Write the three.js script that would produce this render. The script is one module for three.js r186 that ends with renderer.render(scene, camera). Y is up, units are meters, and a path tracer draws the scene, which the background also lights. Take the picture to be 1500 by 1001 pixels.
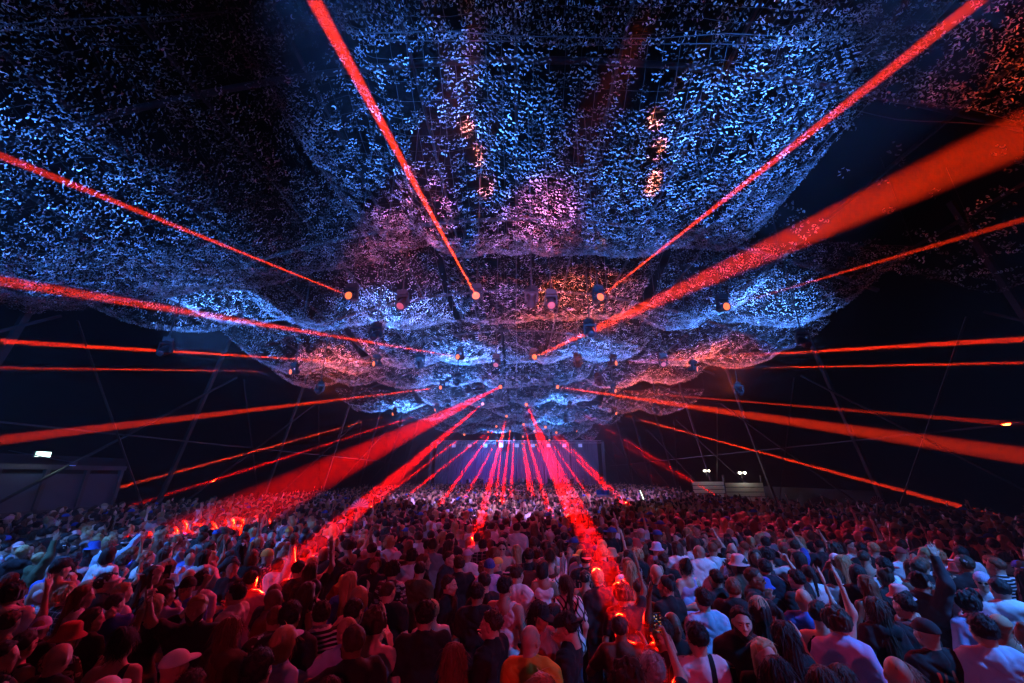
import * as THREE from 'three';
import { mergeGeometries } from 'three/addons/utils/BufferGeometryUtils.js';

// ---------- camera, night sky, exposure ----------
const scene = new THREE.Scene();
const FOCAL = 583, HORIZON = 697, EYE = 3.05;                       // pixels of the 1500 x 1001 photograph; camera stands on a riser
const camera = new THREE.PerspectiveCamera(2 * Math.atan(500.5 / FOCAL) * 180 / Math.PI, 1.5, 0.1, 400);
const PITCH = Math.atan((HORIZON - 500.5) / FOCAL);
camera.rotation.order = 'YXZ';
camera.position.set(0, EYE, 0);
camera.rotation.set(PITCH, 0.012, 0);
camera.updateMatrixWorld(true);
scene.background = new THREE.Color().setRGB(0.0002, 0.0003, 0.0006);   // night outside the hall
const HAZE = 0.001;
scene.fog = new THREE.FogExp2(new THREE.Color(1, 1, 1), HAZE);       // stage haze that makes the beams visible
const renderer = new THREE.WebGLRenderer({ antialias: true });
renderer.toneMapping = THREE.LinearToneMapping;
renderer.toneMappingExposure = 0.92;
renderer.shadowMap.enabled = true;

// ---------- helpers ----------
let seed = 20231;
const R = () => { seed = (seed + 0x6d2b79f5) | 0; let t = Math.imul(seed ^ (seed >>> 15), 1 | seed); t = (t + Math.imul(t ^ (t >>> 7), 61 | t)) ^ t; return ((t ^ (t >>> 14)) >>> 0) / 4294967296; };
const RR = (a, b) => a + (b - a) * R();
const pick = (a) => a[Math.floor(R() * a.length)];
const V = (x, y, z) => new THREE.Vector3(x, y, z);
const lin = (r, g, b) => new THREE.Color().setRGB(r, g, b);
const clamp = (x, a, b) => Math.min(b, Math.max(a, x));
const mix = (a, b, t) => a + (b - a) * t;
const smooth = (a, b, x) => { const t = clamp((x - a) / (b - a), 0, 1); return t * t * (3 - 2 * t); };
const hash3 = (x, y, z) => { let h = Math.imul(x | 0, 374761393) ^ Math.imul(y | 0, 668265263) ^ Math.imul(z | 0, 2147483647); h = Math.imul(h ^ (h >>> 13), 1274126177); return ((h ^ (h >>> 16)) >>> 0) / 4294967296; };
function noise3(x, y, z) {
  const i = Math.floor(x), j = Math.floor(y), k = Math.floor(z), s = (t) => t * t * (3 - 2 * t), u = s(x - i), v = s(y - j), w = s(z - k);
  const l = (a, b, t) => a + (b - a) * t, h = hash3;
  return l(l(l(h(i, j, k), h(i + 1, j, k), u), l(h(i, j + 1, k), h(i + 1, j + 1, k), u), v), l(l(h(i, j, k + 1), h(i + 1, j, k + 1), u), l(h(i, j + 1, k + 1), h(i + 1, j + 1, k + 1), u), v), w) * 2 - 1;
}
// a photograph pixel plus a depth along the lens axis gives a point
const fromPixel = (px, py, depth) => V((px - 750) / FOCAL * depth, (500.5 - py) / FOCAL * depth, -depth).applyMatrix4(camera.matrixWorld);
// the point where a pixel's ray meets a horizontal plane (ground or head height)
function onPlane(px, py, y) {
  const d = fromPixel(px, py, 1).sub(camera.position), t = (y - camera.position.y) / d.y;
  return camera.position.clone().addScaledVector(d, t);
}
const used = {};
function numbered(name) { const n = used[name] = (used[name] ?? -1) + 1; return n ? name + '_' + String(n).padStart(3, '0') : name; }
function tag(o, label, category, group, kind) {
  if (label) o.userData.label = label; if (category) o.userData.category = category; if (group) o.userData.group = group; if (kind) o.userData.kind = kind;
  return o;
}
function thing(name, label, category, group) { const g = new THREE.Group(); g.name = numbered(name); scene.add(g); return tag(g, label, category, group); }
function part(parent, name, geometry, material) { const m = new THREE.Mesh(geometry, material); m.name = name; m.castShadow = m.receiveShadow = true; parent.add(m); return m; }
const matCache = new Map();
function mat(r, g, b, rough = 0.85, extra) {
  const key = [r, g, b, rough, JSON.stringify(extra ?? 0)].join();
  if (!matCache.has(key)) matCache.set(key, new THREE.MeshPhysicalMaterial({ color: lin(r, g, b), roughness: rough, ...extra }));
  return matCache.get(key);
}
const box = (w, h, d, x = 0, y = 0, z = 0) => new THREE.BoxGeometry(w, h, d).translate(x, y, z);
function bar(a, b, w, d = w) {                                      // a square bar from a to b
  const g = new THREE.BoxGeometry(w, a.distanceTo(b), d), q = new THREE.Quaternion().setFromUnitVectors(V(0, 1, 0), b.clone().sub(a).normalize());
  return g.applyQuaternion(q).translate((a.x + b.x) / 2, (a.y + b.y) / 2, (a.z + b.z) / 2);
}
function rod(a, b, r, sides = 6) {
  const g = new THREE.CylinderGeometry(r, r, a.distanceTo(b), sides), q = new THREE.Quaternion().setFromUnitVectors(V(0, 1, 0), b.clone().sub(a).normalize());
  return g.applyQuaternion(q).translate((a.x + b.x) / 2, (a.y + b.y) / 2, (a.z + b.z) / 2);
}
const merge = (list) => mergeGeometries(list.map((g) => (g.index ? g.toNonIndexed() : g)).map((g) => { for (const k of Object.keys(g.attributes)) if (!['position', 'normal', 'uv'].includes(k)) g.deleteAttribute(k); return g; }));

// ---------- lights: all but the curtain lights belong to a lamp that is built ----------
function spot(from, to, color, intensity, angle, penumbra, radius = 0.06) {
  const s = new THREE.SpotLight(color, intensity, 0, angle, penumbra, 2);
  s.position.copy(from); s.target.position.copy(to); s.shadow.radius = radius / 0.02; s.castShadow = true; s.name = 'lamp_light';
  scene.add(s, s.target);
  return s;
}
const RED = lin(1, 0.0022, 0.0003), BLUE = lin(0.14, 0.34, 1), VIOLET = lin(0.42, 0.12, 1), LILAC = lin(0.6, 0.36, 1);

// ---------- ground ----------
{
  const g = new THREE.PlaneGeometry(60, 110, 1, 1); g.rotateX(-Math.PI / 2); g.translate(0, 0, -40);
  const f = new THREE.Mesh(g, mat(0.045, 0.044, 0.045, 0.8)); f.name = 'floor'; f.userData.kind = 'structure'; f.receiveShadow = true; scene.add(f);
}
// ---------- the hall: an open vaulted steel frame under the night sky ----------
const WALL = 20.5, HALL_BACK = -83, HALL_FRONT = 12;
{
  const hall = thing('event_hall', 'dark vaulted open steel frame with slanted columns around the crowd', 'hall');
  const clad = mat(0.012, 0.012, 0.014, 0.9), steel = mat(0.01, 0.01, 0.011, 0.7);
  const len = HALL_FRONT - HALL_BACK, zc = (HALL_FRONT + HALL_BACK) / 2;
  part(hall, 'side_wall', box(0.2, 3.9, 6.6, -(WALL + 0.4), 1.95, -18.6), clad);                     // the sides are open to the night but for the loading door bay and the stall bays
  part(hall, 'side_wall', box(0.2, 2.2, 22, WALL + 0.4, 1.1, -36), clad);
  const vault = (x) => 13 + 5 * (1 - (x / (WALL + 0.3)) ** 2);
  for (let k = 0; k < 10; k++) { const pts = []; for (let i = 0; i <= 16; i++) { const x = (i / 8 - 1) * (WALL + 0.3); pts.push(V(x, vault(x) + 0.15, 9 - k * 10)); } part(hall, 'arch_rib', new THREE.TubeGeometry(new THREE.CatmullRomCurve3(pts), 32, 0.13, 6), steel); }
  for (let i = -5; i <= 5; i++) part(hall, 'purlin', box(0.1, 0.14, len, i * 3.9, vault(i * 3.9) + 0.05, zc), steel);
  for (let k = 0; k < 9; k++) {                                     // raking legs and diagonal braces of every frame
    const z = 6 - k * 10;
    for (const s of [-1, 1]) {
      part(hall, 'leaning_column', bar(V(s * (WALL + 0.1), 0, z), V(s * (WALL - 2.5), 13.8, z), 0.16, 0.22), steel);
      part(hall, 'brace', bar(V(s * (WALL - 0.1), 0.4, z - 0.2), V(s * (WALL - 3.2), 8.8, z - 9.8), 0.09), steel);
      part(hall, 'brace', bar(V(s * (WALL - 3.3), 8.8, z - 0.3), V(s * (WALL - 0.2), 0.6, z - 9.7), 0.07), steel);
      part(hall, 'rail', bar(V(s * (WALL - 1.7), 4.9, z), V(s * (WALL - 1.7), 4.9, z - 10), 0.07), steel);
    }
  }
}
// ---------- doorway, exit sign and side stalls ----------
{
  const c = V(-WALL + 0.25, 0, -18.6);
  const door = thing('loading_door', 'pale panelled loading door with dark cross bars below the lit exit sign', 'door');
  door.position.copy(c);
  const panel = mat(0.045, 0.05, 0.065, 0.7), frame = mat(0.03, 0.03, 0.035, 0.6);
  for (let i = 0; i < 3; i++) for (let j = 0; j < 2; j++) part(door, 'door_panel', box(0.06, 1.45, 1.5, 0, 0.8 + j * 1.6, -1.7 + i * 1.7), panel);
  for (let i = 0; i < 4; i++) part(door, 'door_post', box(0.14, 3.3, 0.16, 0.03, 1.65, -2.55 + i * 1.7), frame);
  part(door, 'lintel', box(0.16, 0.2, 5.4, 0.03, 3.4, 0), frame);
  part(door, 'cross_bar', box(0.1, 0.14, 5.0, 0.05, 1.6, 0), frame);
  const at = onPlane(63, 666, 3.75), k = (-WALL + 0.6) / at.x, sgn = V(-WALL + 0.6, EYE + (at.y - EYE) * k, at.z * k);
  const sign = thing('exit_sign', 'small glowing greenish white exit sign on the dark wall', 'sign'); sign.position.copy(sgn);
  part(sign, 'sign_box', box(0.08, 0.24, 0.62, -0.06, 0, 0), frame);
  part(sign, 'lit_sign_face', box(0.02, 0.2, 0.56, 0, 0, 0), mat(0.8, 0.9, 0.85, 0.4, { emissive: lin(0.62, 1, 0.85), emissiveIntensity: 1.6 }));
  part(sign, 'sign_bracket', box(0.3, 0.03, 0.03, -0.2, 0.06, 0), frame);
  const pl = new THREE.PointLight(lin(0.7, 1, 0.9), 1.2, 0, 2); pl.position.copy(sgn).add(V(0.15, 0, 0)); pl.name = 'exit_sign_light'; pl.castShadow = true; scene.add(pl);
  const bluel = V(-WALL + 3, 3.5, -16.2);                            // small blue work lamp over the loading door
  const lamp = thing('work_lamp', 'small blue work lamp on a wall arm beside the loading door', 'lamp'); lamp.position.copy(bluel);
  part(lamp, 'lamp_body', box(0.16, 0.12, 0.16), frame); part(lamp, 'lamp_arm', rod(V(0, 0.04, 0), V(-2.8, 0.5, 0), 0.02), frame);
  part(lamp, 'lamp_glass', box(0.12, 0.02, 0.12, 0, -0.075, 0), mat(0.3, 0.4, 0.8, 0.4, { emissive: lin(0.1, 0.25, 0.8), emissiveIntensity: 0.4 }));
  spot(bluel.clone().add(V(0, -0.12, 0)), V(-WALL, 1.6, -18.4), lin(0.2, 0.35, 0.9), 2, 0.9, 0.8, 0.05);
}
for (const [px, py, lab] of [[1035, 690, 'white bar stall under a floodlight, farther from the leaning column'], [1087, 693, 'white bar stall under a floodlight, nearer the leaning column']]) {
  const x = WALL - 2.2, d0 = fromPixel(px, py, 1).sub(camera.position), t = x / d0.x, p = camera.position.clone().addScaledVector(d0, t);
  const st = thing('bar_stall', lab, 'stall', 'bar stalls along the side wall'); st.position.set(p.x, 0, p.z);
  const white = mat(0.62, 0.6, 0.6, 0.7), dark = mat(0.03, 0.03, 0.03, 0.6);
  for (let i = 0; i < 5; i++) part(st, 'slat', box(3.0, 0.3, 0.06, 0, 0.9 + i * 0.36, 0), white);
  for (const s of [-1, 1]) part(st, 'stall_post', box(0.09, 3.1, 0.09, s * 1.5, 1.55, -0.1), dark);
  part(st, 'counter', box(3.1, 0.07, 0.6, 0, 0.72, 0.25), dark);
  const fl = thing('floodlight', lab.replace('white bar stall under a floodlight', 'twin bulb floodlight over a bar stall'), 'floodlight', 'stall floodlights'); fl.position.copy(p);
  part(fl, 'bracket', rod(V(0, -0.05, -0.1), V(0, -0.5, -0.15), 0.025), dark); part(fl, 'housing', box(0.7, 0.16, 0.16, 0, 0, -0.1), dark);
  for (const s of [-1, 1]) part(fl, 'bulb', new THREE.SphereGeometry(0.1, 10, 8).translate(s * 0.22, 0, 0.04), mat(0.9, 0.9, 0.8, 0.3, { emissive: lin(1, 0.95, 0.75), emissiveIntensity: 5 }));
  const pl = new THREE.PointLight(lin(1, 0.92, 0.75), 4, 0, 2); pl.position.copy(p).add(V(0, -0.05, 0.22)); pl.castShadow = true; pl.name = 'floodlight_light'; scene.add(pl);
}
// ---------- stage end: pleated curtain, platform, lamp bar ----------
const STAGE_Z = -72;
{
  const cur = thing('stage_curtain', 'tall pleated pale grey curtain closing the stage end of the hall', 'curtain');
  const cm = mat(0.13, 0.12, 0.16, 0.9);
  for (let i = 0; i < 12; i++) {                                     // twelve curtain lengths, each with its own pleats
    const n = 26, w = 2.6, pos = [], idx = [];
    for (let a = 0; a <= n; a++) for (let b = 0; b <= 6; b++) pos.push((a / n - 0.5) * w, b / 6 * 9.5, 0.13 * Math.sin(a * 1.55 + i) * (1 - 0.3 * b / 6) + 0.05 * Math.sin(a * 0.7 + b));
    for (let a = 0; a < n; a++) for (let b = 0; b < 6; b++) { const q = a * 7 + b; idx.push(q, q + 7, q + 1, q + 1, q + 7, q + 8); }
    const g = new THREE.BufferGeometry().setAttribute('position', new THREE.Float32BufferAttribute(pos, 3)); g.setIndex(idx); g.computeVertexNormals();
    g.translate(-14.6 + i * 2.64, 0, -80.5 - (i % 2) * 0.12); part(cur, 'curtain_length', g, cm);
  }
  const st = thing('stage_platform', 'low black stage platform in front of the curtain with people on it', 'stage'); st.position.set(0, 0, STAGE_Z - 3);
  const blk = mat(0.02, 0.02, 0.022, 0.7);
  for (let i = 0; i < 9; i++) part(st, 'deck_panel', box(2.7, 0.1, 5.6, -11 + i * 2.75, 0.95, 0), blk);
  for (let i = 0; i < 9; i++) part(st, 'front_panel', box(2.7, 0.88, 0.06, -11 + i * 2.75, 0.45, 2.8), blk);
  const dj = thing('booth_table', 'dark booth table with decks standing on the stage platform', 'table'); dj.position.set(1.2, 1.0, STAGE_Z - 2.2);
  part(dj, 'table_top', box(3.4, 0.08, 0.9, 0, 1.0, 0), blk); part(dj, 'table_front', box(3.4, 0.95, 0.05, 0, 0.48, 0.42), mat(0.05, 0.045, 0.06, 0.5));
  for (const x of [-1, 0, 1]) part(dj, 'deck', box(0.5, 0.1, 0.45, x, 1.09, 0), mat(0.08, 0.08, 0.09, 0.4));
  const truss = thing('stage_truss', 'long lattice truss above the stage carrying square panel lamps', 'truss'); const al = mat(0.4, 0.4, 0.42, 0.4, { metalness: 0.6 });
  const ty = EYE + 5.7, tz = STAGE_Z - 1;
  for (const [a, b] of [[-0.2, 0.2], [0.2, 0.2], [-0.2, -0.2], [0.2, -0.2]]) part(truss, 'chord', rod(V(-15, ty + a, tz + b), V(15, ty + a, tz + b), 0.03), al);
  for (let i = 0; i < 60; i++) part(truss, 'lacing', rod(V(-15 + i * 0.5, ty + (i % 2 ? 0.2 : -0.2), tz + 0.2), V(-14.5 + i * 0.5, ty + (i % 2 ? -0.2 : 0.2), tz + 0.2), 0.015, 4), al);
  for (const s of [-1, 1]) part(truss, 'truss_tower', box(0.4, ty, 0.4, s * 15.2, ty / 2, tz), mat(0.06, 0.06, 0.06, 0.5));
  for (let i = 0; i < 9; i++) {                                      // square blinders, lit pale
    const x = -11.2 + i * 2.8, p = V(x, ty - 0.65, tz + 0.25);
    const l = thing('square_panel_lamp', `square panel lamp on the stage truss, ${['first', 'second', 'third', 'fourth', 'fifth', 'sixth', 'seventh', 'eighth', 'ninth'][i]} from the door side`, 'lamp', 'panel lamps on the stage truss'); l.position.copy(p);
    part(l, 'housing', box(0.8, 0.7, 0.2, 0, 0, -0.12), blk); part(l, 'hanger', box(0.06, 0.3, 0.06, 0, 0.45, -0.12), blk);
    part(l, 'lamp_face', box(0.7, 0.6, 0.02, 0, 0, 0.01), mat(0.5, 0.5, 0.6, 0.5, { emissive: i % 3 === 1 ? lin(0.9, 0.35, 0.7) : lin(0.55, 0.5, 1), emissiveIntensity: 0.25 }));
    if (i % 3 === 1) spot(p.clone().add(V(0, -0.02, 0.35)), V(x * 1.5, 0.5, tz + 27 + (i % 3) * 7), LILAC, 1000, 0.46, 0.7, 0.25);
    if (i === 2 || i === 6) spot(p.clone().add(V(0, -0.5, 0.1)), V(x * 1.05, 3.4, -80.4), i === 6 ? lin(0.75, 0.05, 0.5) : lin(0.22, 0.06, 0.85), 420, 0.9, 0.9, 0.2);  // violet and magenta light on the curtain, with no lamp body of its own
  }
}

// ---------- camouflage nets ----------
const ROW0 = 5.2, BAY = 7.7, rowZ = (k) => -(ROW0 + BAY * k);        // lamp rows, 7.7 m apart; bay k lies between row k and row k + 1
function crescent(r, w, span, curl, seg = 6) {                      // a curled tongue of cloth cut out of the net
  const pos = [], idx = [];
  for (let i = 0; i <= seg; i++) {
    const t = i / seg, a = (t - 0.5) * span, ww = w * Math.pow(Math.sin(Math.PI * (0.06 + 0.9 * t)), 0.7), lift = curl * (4 * (t - 0.5) * (t - 0.5));
    pos.push(Math.cos(a) * (r - ww / 2), Math.sin(a) * (r - ww / 2), lift, Math.cos(a) * (r + ww / 2), Math.sin(a) * (r + ww / 2), lift + curl * 0.5);
  }
  for (let i = 0; i < seg; i++) { const q = i * 2; idx.push(q, q + 1, q + 2, q + 2, q + 1, q + 3); }
  const g = new THREE.BufferGeometry().setAttribute('position', new THREE.Float32BufferAttribute(pos, 3)); g.setIndex(idx); g.translate(-r * 0.7, 0, 0); g.computeVertexNormals();
  return g;
}
function leafPatch(r) {
  const pos = [0, 0, 0], idx = [];
  for (let i = 0; i < 7; i++) { const a = i / 7 * 6.283, q = r * RR(0.6, 1.1); pos.push(Math.cos(a) * q, Math.sin(a) * q * 0.75, r * 0.35 * Math.cos(2 * a) + RR(-0.01, 0.01)); idx.push(0, i + 1, (i + 1) % 7 + 1); }
  const g = new THREE.BufferGeometry().setAttribute('position', new THREE.Float32BufferAttribute(pos, 3)); g.setIndex(idx); g.computeVertexNormals(); return g;
}
const scrapClusters = [];
for (let v = 0; v < 5; v++) {
  const list = [];
  for (let i = 0; i < 6; i++) {
    const g = i < 5 ? crescent(RR(0.032, 0.05), RR(0.016, 0.034), RR(2.2, 3.6), RR(0.01, 0.045)) : leafPatch(RR(0.022, 0.036));
    g.rotateZ(RR(0, 6.28)); g.rotateX(RR(-1.1, 1.1)); g.rotateY(RR(-1.1, 1.1));
    g.translate(((i % 3) - 1) * 0.085 + RR(-0.03, 0.03), ((i / 3 | 0) - 0.5) * 0.12 + RR(-0.03, 0.03), RR(-0.035, 0.035)); list.push(g);
  }
  scrapClusters.push(merge(list));
}
const flakeShapes = [0, 1, 2, 3].map((i) => crescent(RR(0.05, 0.06), RR(0.022, 0.04), RR(2.3, 3.4), RR(0.02, 0.05), 7));
const netCloth = new THREE.MeshPhysicalMaterial({ color: lin(0.82, 0.82, 0.82), roughness: 0.36, side: THREE.DoubleSide });
const netCord = mat(0.03, 0.03, 0.03, 0.8, { side: THREE.DoubleSide });
const netRope = mat(0.05, 0.05, 0.05, 0.9);
// a panel hangs from four corners; it sags in the middle and in scallops
function netPanel(o) {
  const { x0, x1, z0, z1, ha, sag, scallops = 1, label, step = 0.24, own = 0, drop = 0.12 } = o, n = thing('camouflage_net', label, 'net', 'camouflage nets under the roof'), ph = R() * 50;
  n.position.set((x0 + x1) / 2, EYE + ha, (z0 + z1) / 2);
  const tilt = o.tilt ?? 0, side = o.side ?? 0;
  const H = (u, t) => {
    const sc = scallops > 1 ? 0.55 + 0.45 * Math.abs(Math.sin(Math.PI * u * scallops)) : Math.pow(Math.sin(Math.PI * clamp(u, 0.001, 0.999)), 0.55);
    const x = mix(x0, x1, u), z = mix(z0, z1, t);
    return tilt * t + side * u - sag * sc * Math.pow(Math.sin(Math.PI * clamp(t, 0.001, 0.999)), 0.75)
      + 0.34 * (0.5 - Math.abs(noise3(x * 0.62 + ph + 0.25 * z, z * 0.16, ph))) * (o.folds ?? 1) + 0.22 * noise3(x * 0.5 + ph, z * 0.28, ph) + 0.11 * noise3(x * 1.3, z * 0.55 + ph, 3) + 0.05 * noise3(x * 3.1, z * 1.6, ph) + (o.fold ? o.fold(x, z) : 0);
  };
  const P = (u, t) => V(mix(x0, x1, u) - n.position.x, H(u, t), mix(z0, z1, t) - n.position.z);
  const mats = [], tints = [], up = V(0, 0, 1), M = new THREE.Matrix4(), q = new THREE.Quaternion(), q2 = new THREE.Quaternion(), owned = [];
  const nx = Math.round(Math.abs(x1 - x0) / step), nz = Math.round(Math.abs(z1 - z0) * 1.12 / step);
  for (let a = 0; a < nx; a++) for (let b = 0; b < nz; b++) {
    const u = (a + RR(0.28, 0.72)) / nx, t = (b + RR(0.28, 0.72)) / nz, x = mix(x0, x1, u), z = mix(z0, z1, t);
    if (R() < drop + 0.4 * smooth(0.25, 0.6, noise3(x * 0.55 + ph, z * 0.55, 7))) continue;
    const p = P(u, t), du = P(u + 0.01, t).sub(P(u - 0.01, t)), dt = P(u, t + 0.01).sub(P(u, t - 0.01)), nn = du.cross(dt).normalize();
    q.setFromUnitVectors(up, nn); q2.setFromEuler(new THREE.Euler(RR(-0.5, 0.5), RR(-0.5, 0.5), (R() < 0.5 ? 0 : Math.PI) + RR(-0.25, 0.25))); q.multiply(q2);
    const s = RR(0.75, 1.25) * (o.size ?? 1);
    M.compose(p, q, V(s, s * (R() < 0.5 ? -1 : 1), s));
    if (own && R() < own) { owned.push(M.clone()); continue; }
    mats.push(M.clone()); const g = 0.06 + 0.94 * Math.pow(R(), 2.1); tints.push(lin(g * RR(0.94, 1.06), g, g * RR(0.92, 1.04)));
  }
  const im = new THREE.InstancedMesh(scrapClusters[(used.camouflage_net ?? 0) % 5], netCloth, mats.length); im.name = 'cloth_scraps'; im.userData.kind = 'stuff'; im.castShadow = im.receiveShadow = true;
  mats.forEach((m, i) => { im.setMatrixAt(i, m); im.setColorAt(i, tints[i]); }); n.add(im);
  owned.slice(0, 300).forEach((m, i) => { const f = part(n, 'net_flake', flakeShapes[i % 4], netCloth); f.applyMatrix4(m); });
  if (o.cords) {                                                     // the knotted mesh that carries the scraps
    const list = [], ribbon = (f, len) => { const n2 = Math.ceil(len / 0.45), pos = [], idx = []; for (let i = 0; i <= n2; i++) { const c = f(i / n2); pos.push(c.x - 0.004, c.y, c.z - 0.004, c.x + 0.004, c.y, c.z + 0.004); if (i) { const r = i * 2; idx.push(r - 2, r - 1, r, r, r - 1, r + 1); } } const g = new THREE.BufferGeometry().setAttribute('position', new THREE.Float32BufferAttribute(pos, 3)); g.setIndex(idx); g.computeVertexNormals(); list.push(g); };
    const w = Math.abs(x1 - x0), d = Math.abs(z1 - z0), cu = Math.round(w / o.cords), ct = Math.round(d / o.cords);
    for (let i = 1; i < cu; i++) ribbon((s) => P(i / cu, s), d); for (let i = 1; i < ct; i++) ribbon((s) => P(s, i / ct), w);
    const c = part(n, 'mesh_cords', mergeGeometries(list), netCord); c.userData.kind = 'stuff';
  }
  for (const e of [[0, 0, 1, 0], [0, 1, 1, 1], [0, 0, 0, 1], [1, 0, 1, 1]]) {
    const pts = []; for (let i = 0; i <= 10; i++) pts.push(P(clamp(mix(e[0], e[2], i / 10), 0.002, 0.998), clamp(mix(e[1], e[3], i / 10), 0.002, 0.998)).add(V(0, 0.02, 0)));
    part(n, 'edge_rope', new THREE.TubeGeometry(new THREE.CatmullRomCurve3(pts), 20, 0.012, 4), netRope);
  }
  for (const [u, t] of [[0, 0], [1, 0], [0, 1], [1, 1]]) { const p = P(clamp(u, 0.002, 0.998), clamp(t, 0.002, 0.998)); part(n, 'hanging_wire', rod(p, p.clone().add(V(0, 18 - EYE - ha - 5 * Math.pow((p.x + n.position.x) / WALL, 2) - p.y, 0)), 0.006, 4), netRope); }
  return n;
}
// overhead and first bays: three strips
const foldC = (x, z) => 0.35 * Math.exp(-Math.pow((x + 4.3 + 0.1 * z) / 0.6, 2)) - 0.12 * Math.exp(-Math.pow((x - 1.4) / 2.2, 2));
netPanel({ x0: -5.2, x1: 7.8, z0: 4.5, z1: rowZ(0) - 0.3, ha: 8.0, sag: 1.1, label: 'wide camouflage net overhead whose scraps show largest', own: 0.035, step: 0.15, size: 0.74, fold: foldC, cords: 0.3 });
netPanel({ x0: -5.4, x1: 7.9, z0: rowZ(0), z1: rowZ(1), ha: 7.9, sag: 1.75, label: 'central camouflage net with two orange lit streaks running down it', own: 0.012, step: 0.14, size: 0.72, fold: foldC, cords: 0.3 });
netPanel({ x0: -18, x1: -4.9, z0: 3, z1: rowZ(0) + 0.4, ha: 5.9, sag: 0.9, side: 2.0, label: 'dim blue camouflage net hung high over the door side of the crowd', step: 0.16, size: 0.78, drop: 0.2 });
netPanel({ x0: -18, x1: -5.0, z0: rowZ(0) + 0.6, z1: rowZ(1) - 0.6, ha: 5.7, sag: 1.6, side: 2.0, label: 'deep sagging camouflage net with a bright white rim above the loading door', step: 0.15, size: 0.74, cords: 0.32 });
netPanel({ x0: 7.6, x1: 15, z0: 0.5, z1: rowZ(0) - 1.5, ha: 7.9, sag: 0.9, side: -1.6, label: 'camouflage net glowing red high on the stall side', step: 0.17, size: 0.8, drop: 0.2 });
netPanel({ x0: 7.7, x1: 17, z0: rowZ(0) - 1.8, z1: rowZ(1), ha: 7.8, sag: 0.8, side: -1.6, label: 'sparse dark camouflage net beside the red glowing one', step: 0.3, drop: 0.5 });
const ordinal = ['first', 'second', 'third', 'fourth', 'fifth', 'sixth', 'seventh', 'eighth', 'ninth', 'tenth'];
for (let k = 1; k <= 8; k++) {
  const off = k % 2 ? -1.5 : 0.7, cols = k < 5 ? [[-17.6, -10.4], [-10.3, -1.6], [-1.4, 7.4], [7.5, 16.4]] : [[-11.5, -1.6], [-1.4, 7.4], [7.5, 13]];
  cols.forEach(([a, b], i) => {
    const arch = (k < 4 ? 0.001 : 0.0025) * Math.pow((a + b) / 2 + off, 2);
    netPanel({ x0: a + off, x1: b + off, z0: rowZ(k) + RR(-0.3, 0.3), z1: rowZ(k + 1) + RR(-0.3, 0.3), ha: (k < 4 ? 8.2 : 7.9) - arch + RR(-0.15, 0.2), sag: RR(1.15, 1.6), scallops: 2, tilt: RR(-0.25, 0.25), side: RR(-0.3, 0.3),
      step: k < 3 ? 0.19 : k < 5 ? 0.25 : 0.32, size: k < 3 ? 0.85 : k < 5 ? 1 : 1.15,
      label: `scalloped camouflage net, ${ordinal[8 - k]} bay from the stage, ${ordinal[i]} from the door side` });
  });
}

// ---------- moving head lamps ----------
const lampBlack = mat(0.012, 0.012, 0.014, 0.5), lampGrey = mat(0.03, 0.03, 0.034, 0.45);
const headShape = new THREE.LatheGeometry([[0, -0.3], [0.1, -0.3], [0.13, -0.26], [0.145, -0.1], [0.145, 0.02], [0.155, 0.04], [0.155, 0.13], [0.165, 0.15], [0.165, 0.2], [0.14, 0.2], [0.135, 0.17]].map(([r, y]) => new THREE.Vector2(r, y)), 20);
const finShape = merge([0, 1, 2, 3, 4].map((i) => new THREE.CylinderGeometry(0.155, 0.155, 0.014, 18, 1, true).translate(0, -0.22 + i * 0.035, 0)));
const lensShape = new THREE.SphereGeometry(0.3, 18, 6, 0, 6.2832, 0, 0.45).translate(0, -0.105, 0);
const yokeShape = merge([box(0.44, 0.06, 0.14, 0, 0.27, 0), box(0.05, 0.34, 0.12, -0.2, 0.1, 0), box(0.05, 0.34, 0.12, 0.2, 0.1, 0), box(0.06, 0.1, 0.1, -0.18, -0.03, 0), box(0.06, 0.1, 0.1, 0.18, -0.03, 0)]);
const baseShape = merge([box(0.36, 0.14, 0.28, 0, 0.39, 0), box(0.3, 0.02, 0.3, 0, 0.31, 0), box(0.12, 0.08, 0.08, -0.09, 0.5, 0), box(0.12, 0.08, 0.08, 0.09, 0.5, 0)]);
const lensOn = mat(0.05, 0.02, 0.015, 0.3, { emissive: lin(1, 0.18, 0.05), emissiveIntensity: 1.7 }), lensBlue = mat(0.3, 0.35, 0.5, 0.3, { emissive: lin(0.3, 0.55, 1), emissiveIntensity: 0.25 }), lensRed = mat(0.4, 0.2, 0.15, 0.3, { emissive: lin(1, 0.06, 0.02), emissiveIntensity: 0.25 });
const lensRing = (hole) => new THREE.RingGeometry(hole, 0.141, 24).rotateX(-Math.PI / 2).translate(0, 0.18, 0);   // a glowing lens with an iris in its middle
function movingHead(at, towards, label, group, lens, topY, hole) {         // at: centre of the lens
  const dir = towards.clone().sub(at).normalize(), c = at.clone().addScaledVector(dir, -0.2);
  const g = thing('moving_head_lamp', label, 'lamp', group); g.position.copy(c);
  const az = Math.atan2(dir.x, dir.z), yoke = part(g, 'yoke', yokeShape, lampBlack); yoke.rotation.y = az;
  part(g, 'base', baseShape, lampBlack).rotation.y = az * 0.3;
  const h = part(g, 'head', headShape, lampGrey); h.quaternion.setFromUnitVectors(V(0, 1, 0), dir);
  part(h, 'cooling_fins', finShape, lampBlack); part(h, 'lens', hole ? lensRing(hole) : lensShape, lens);
  part(g, 'drop_pole', rod(V(0, 0.5, 0), V(0, Math.max(0.7, topY - c.y), 0), 0.024, 8), lampBlack);
  return dir;
}
const depths = [14.2, 21.6, 28.9, 36.2, 43.5, 50.7, 58, 65, 73];
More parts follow.
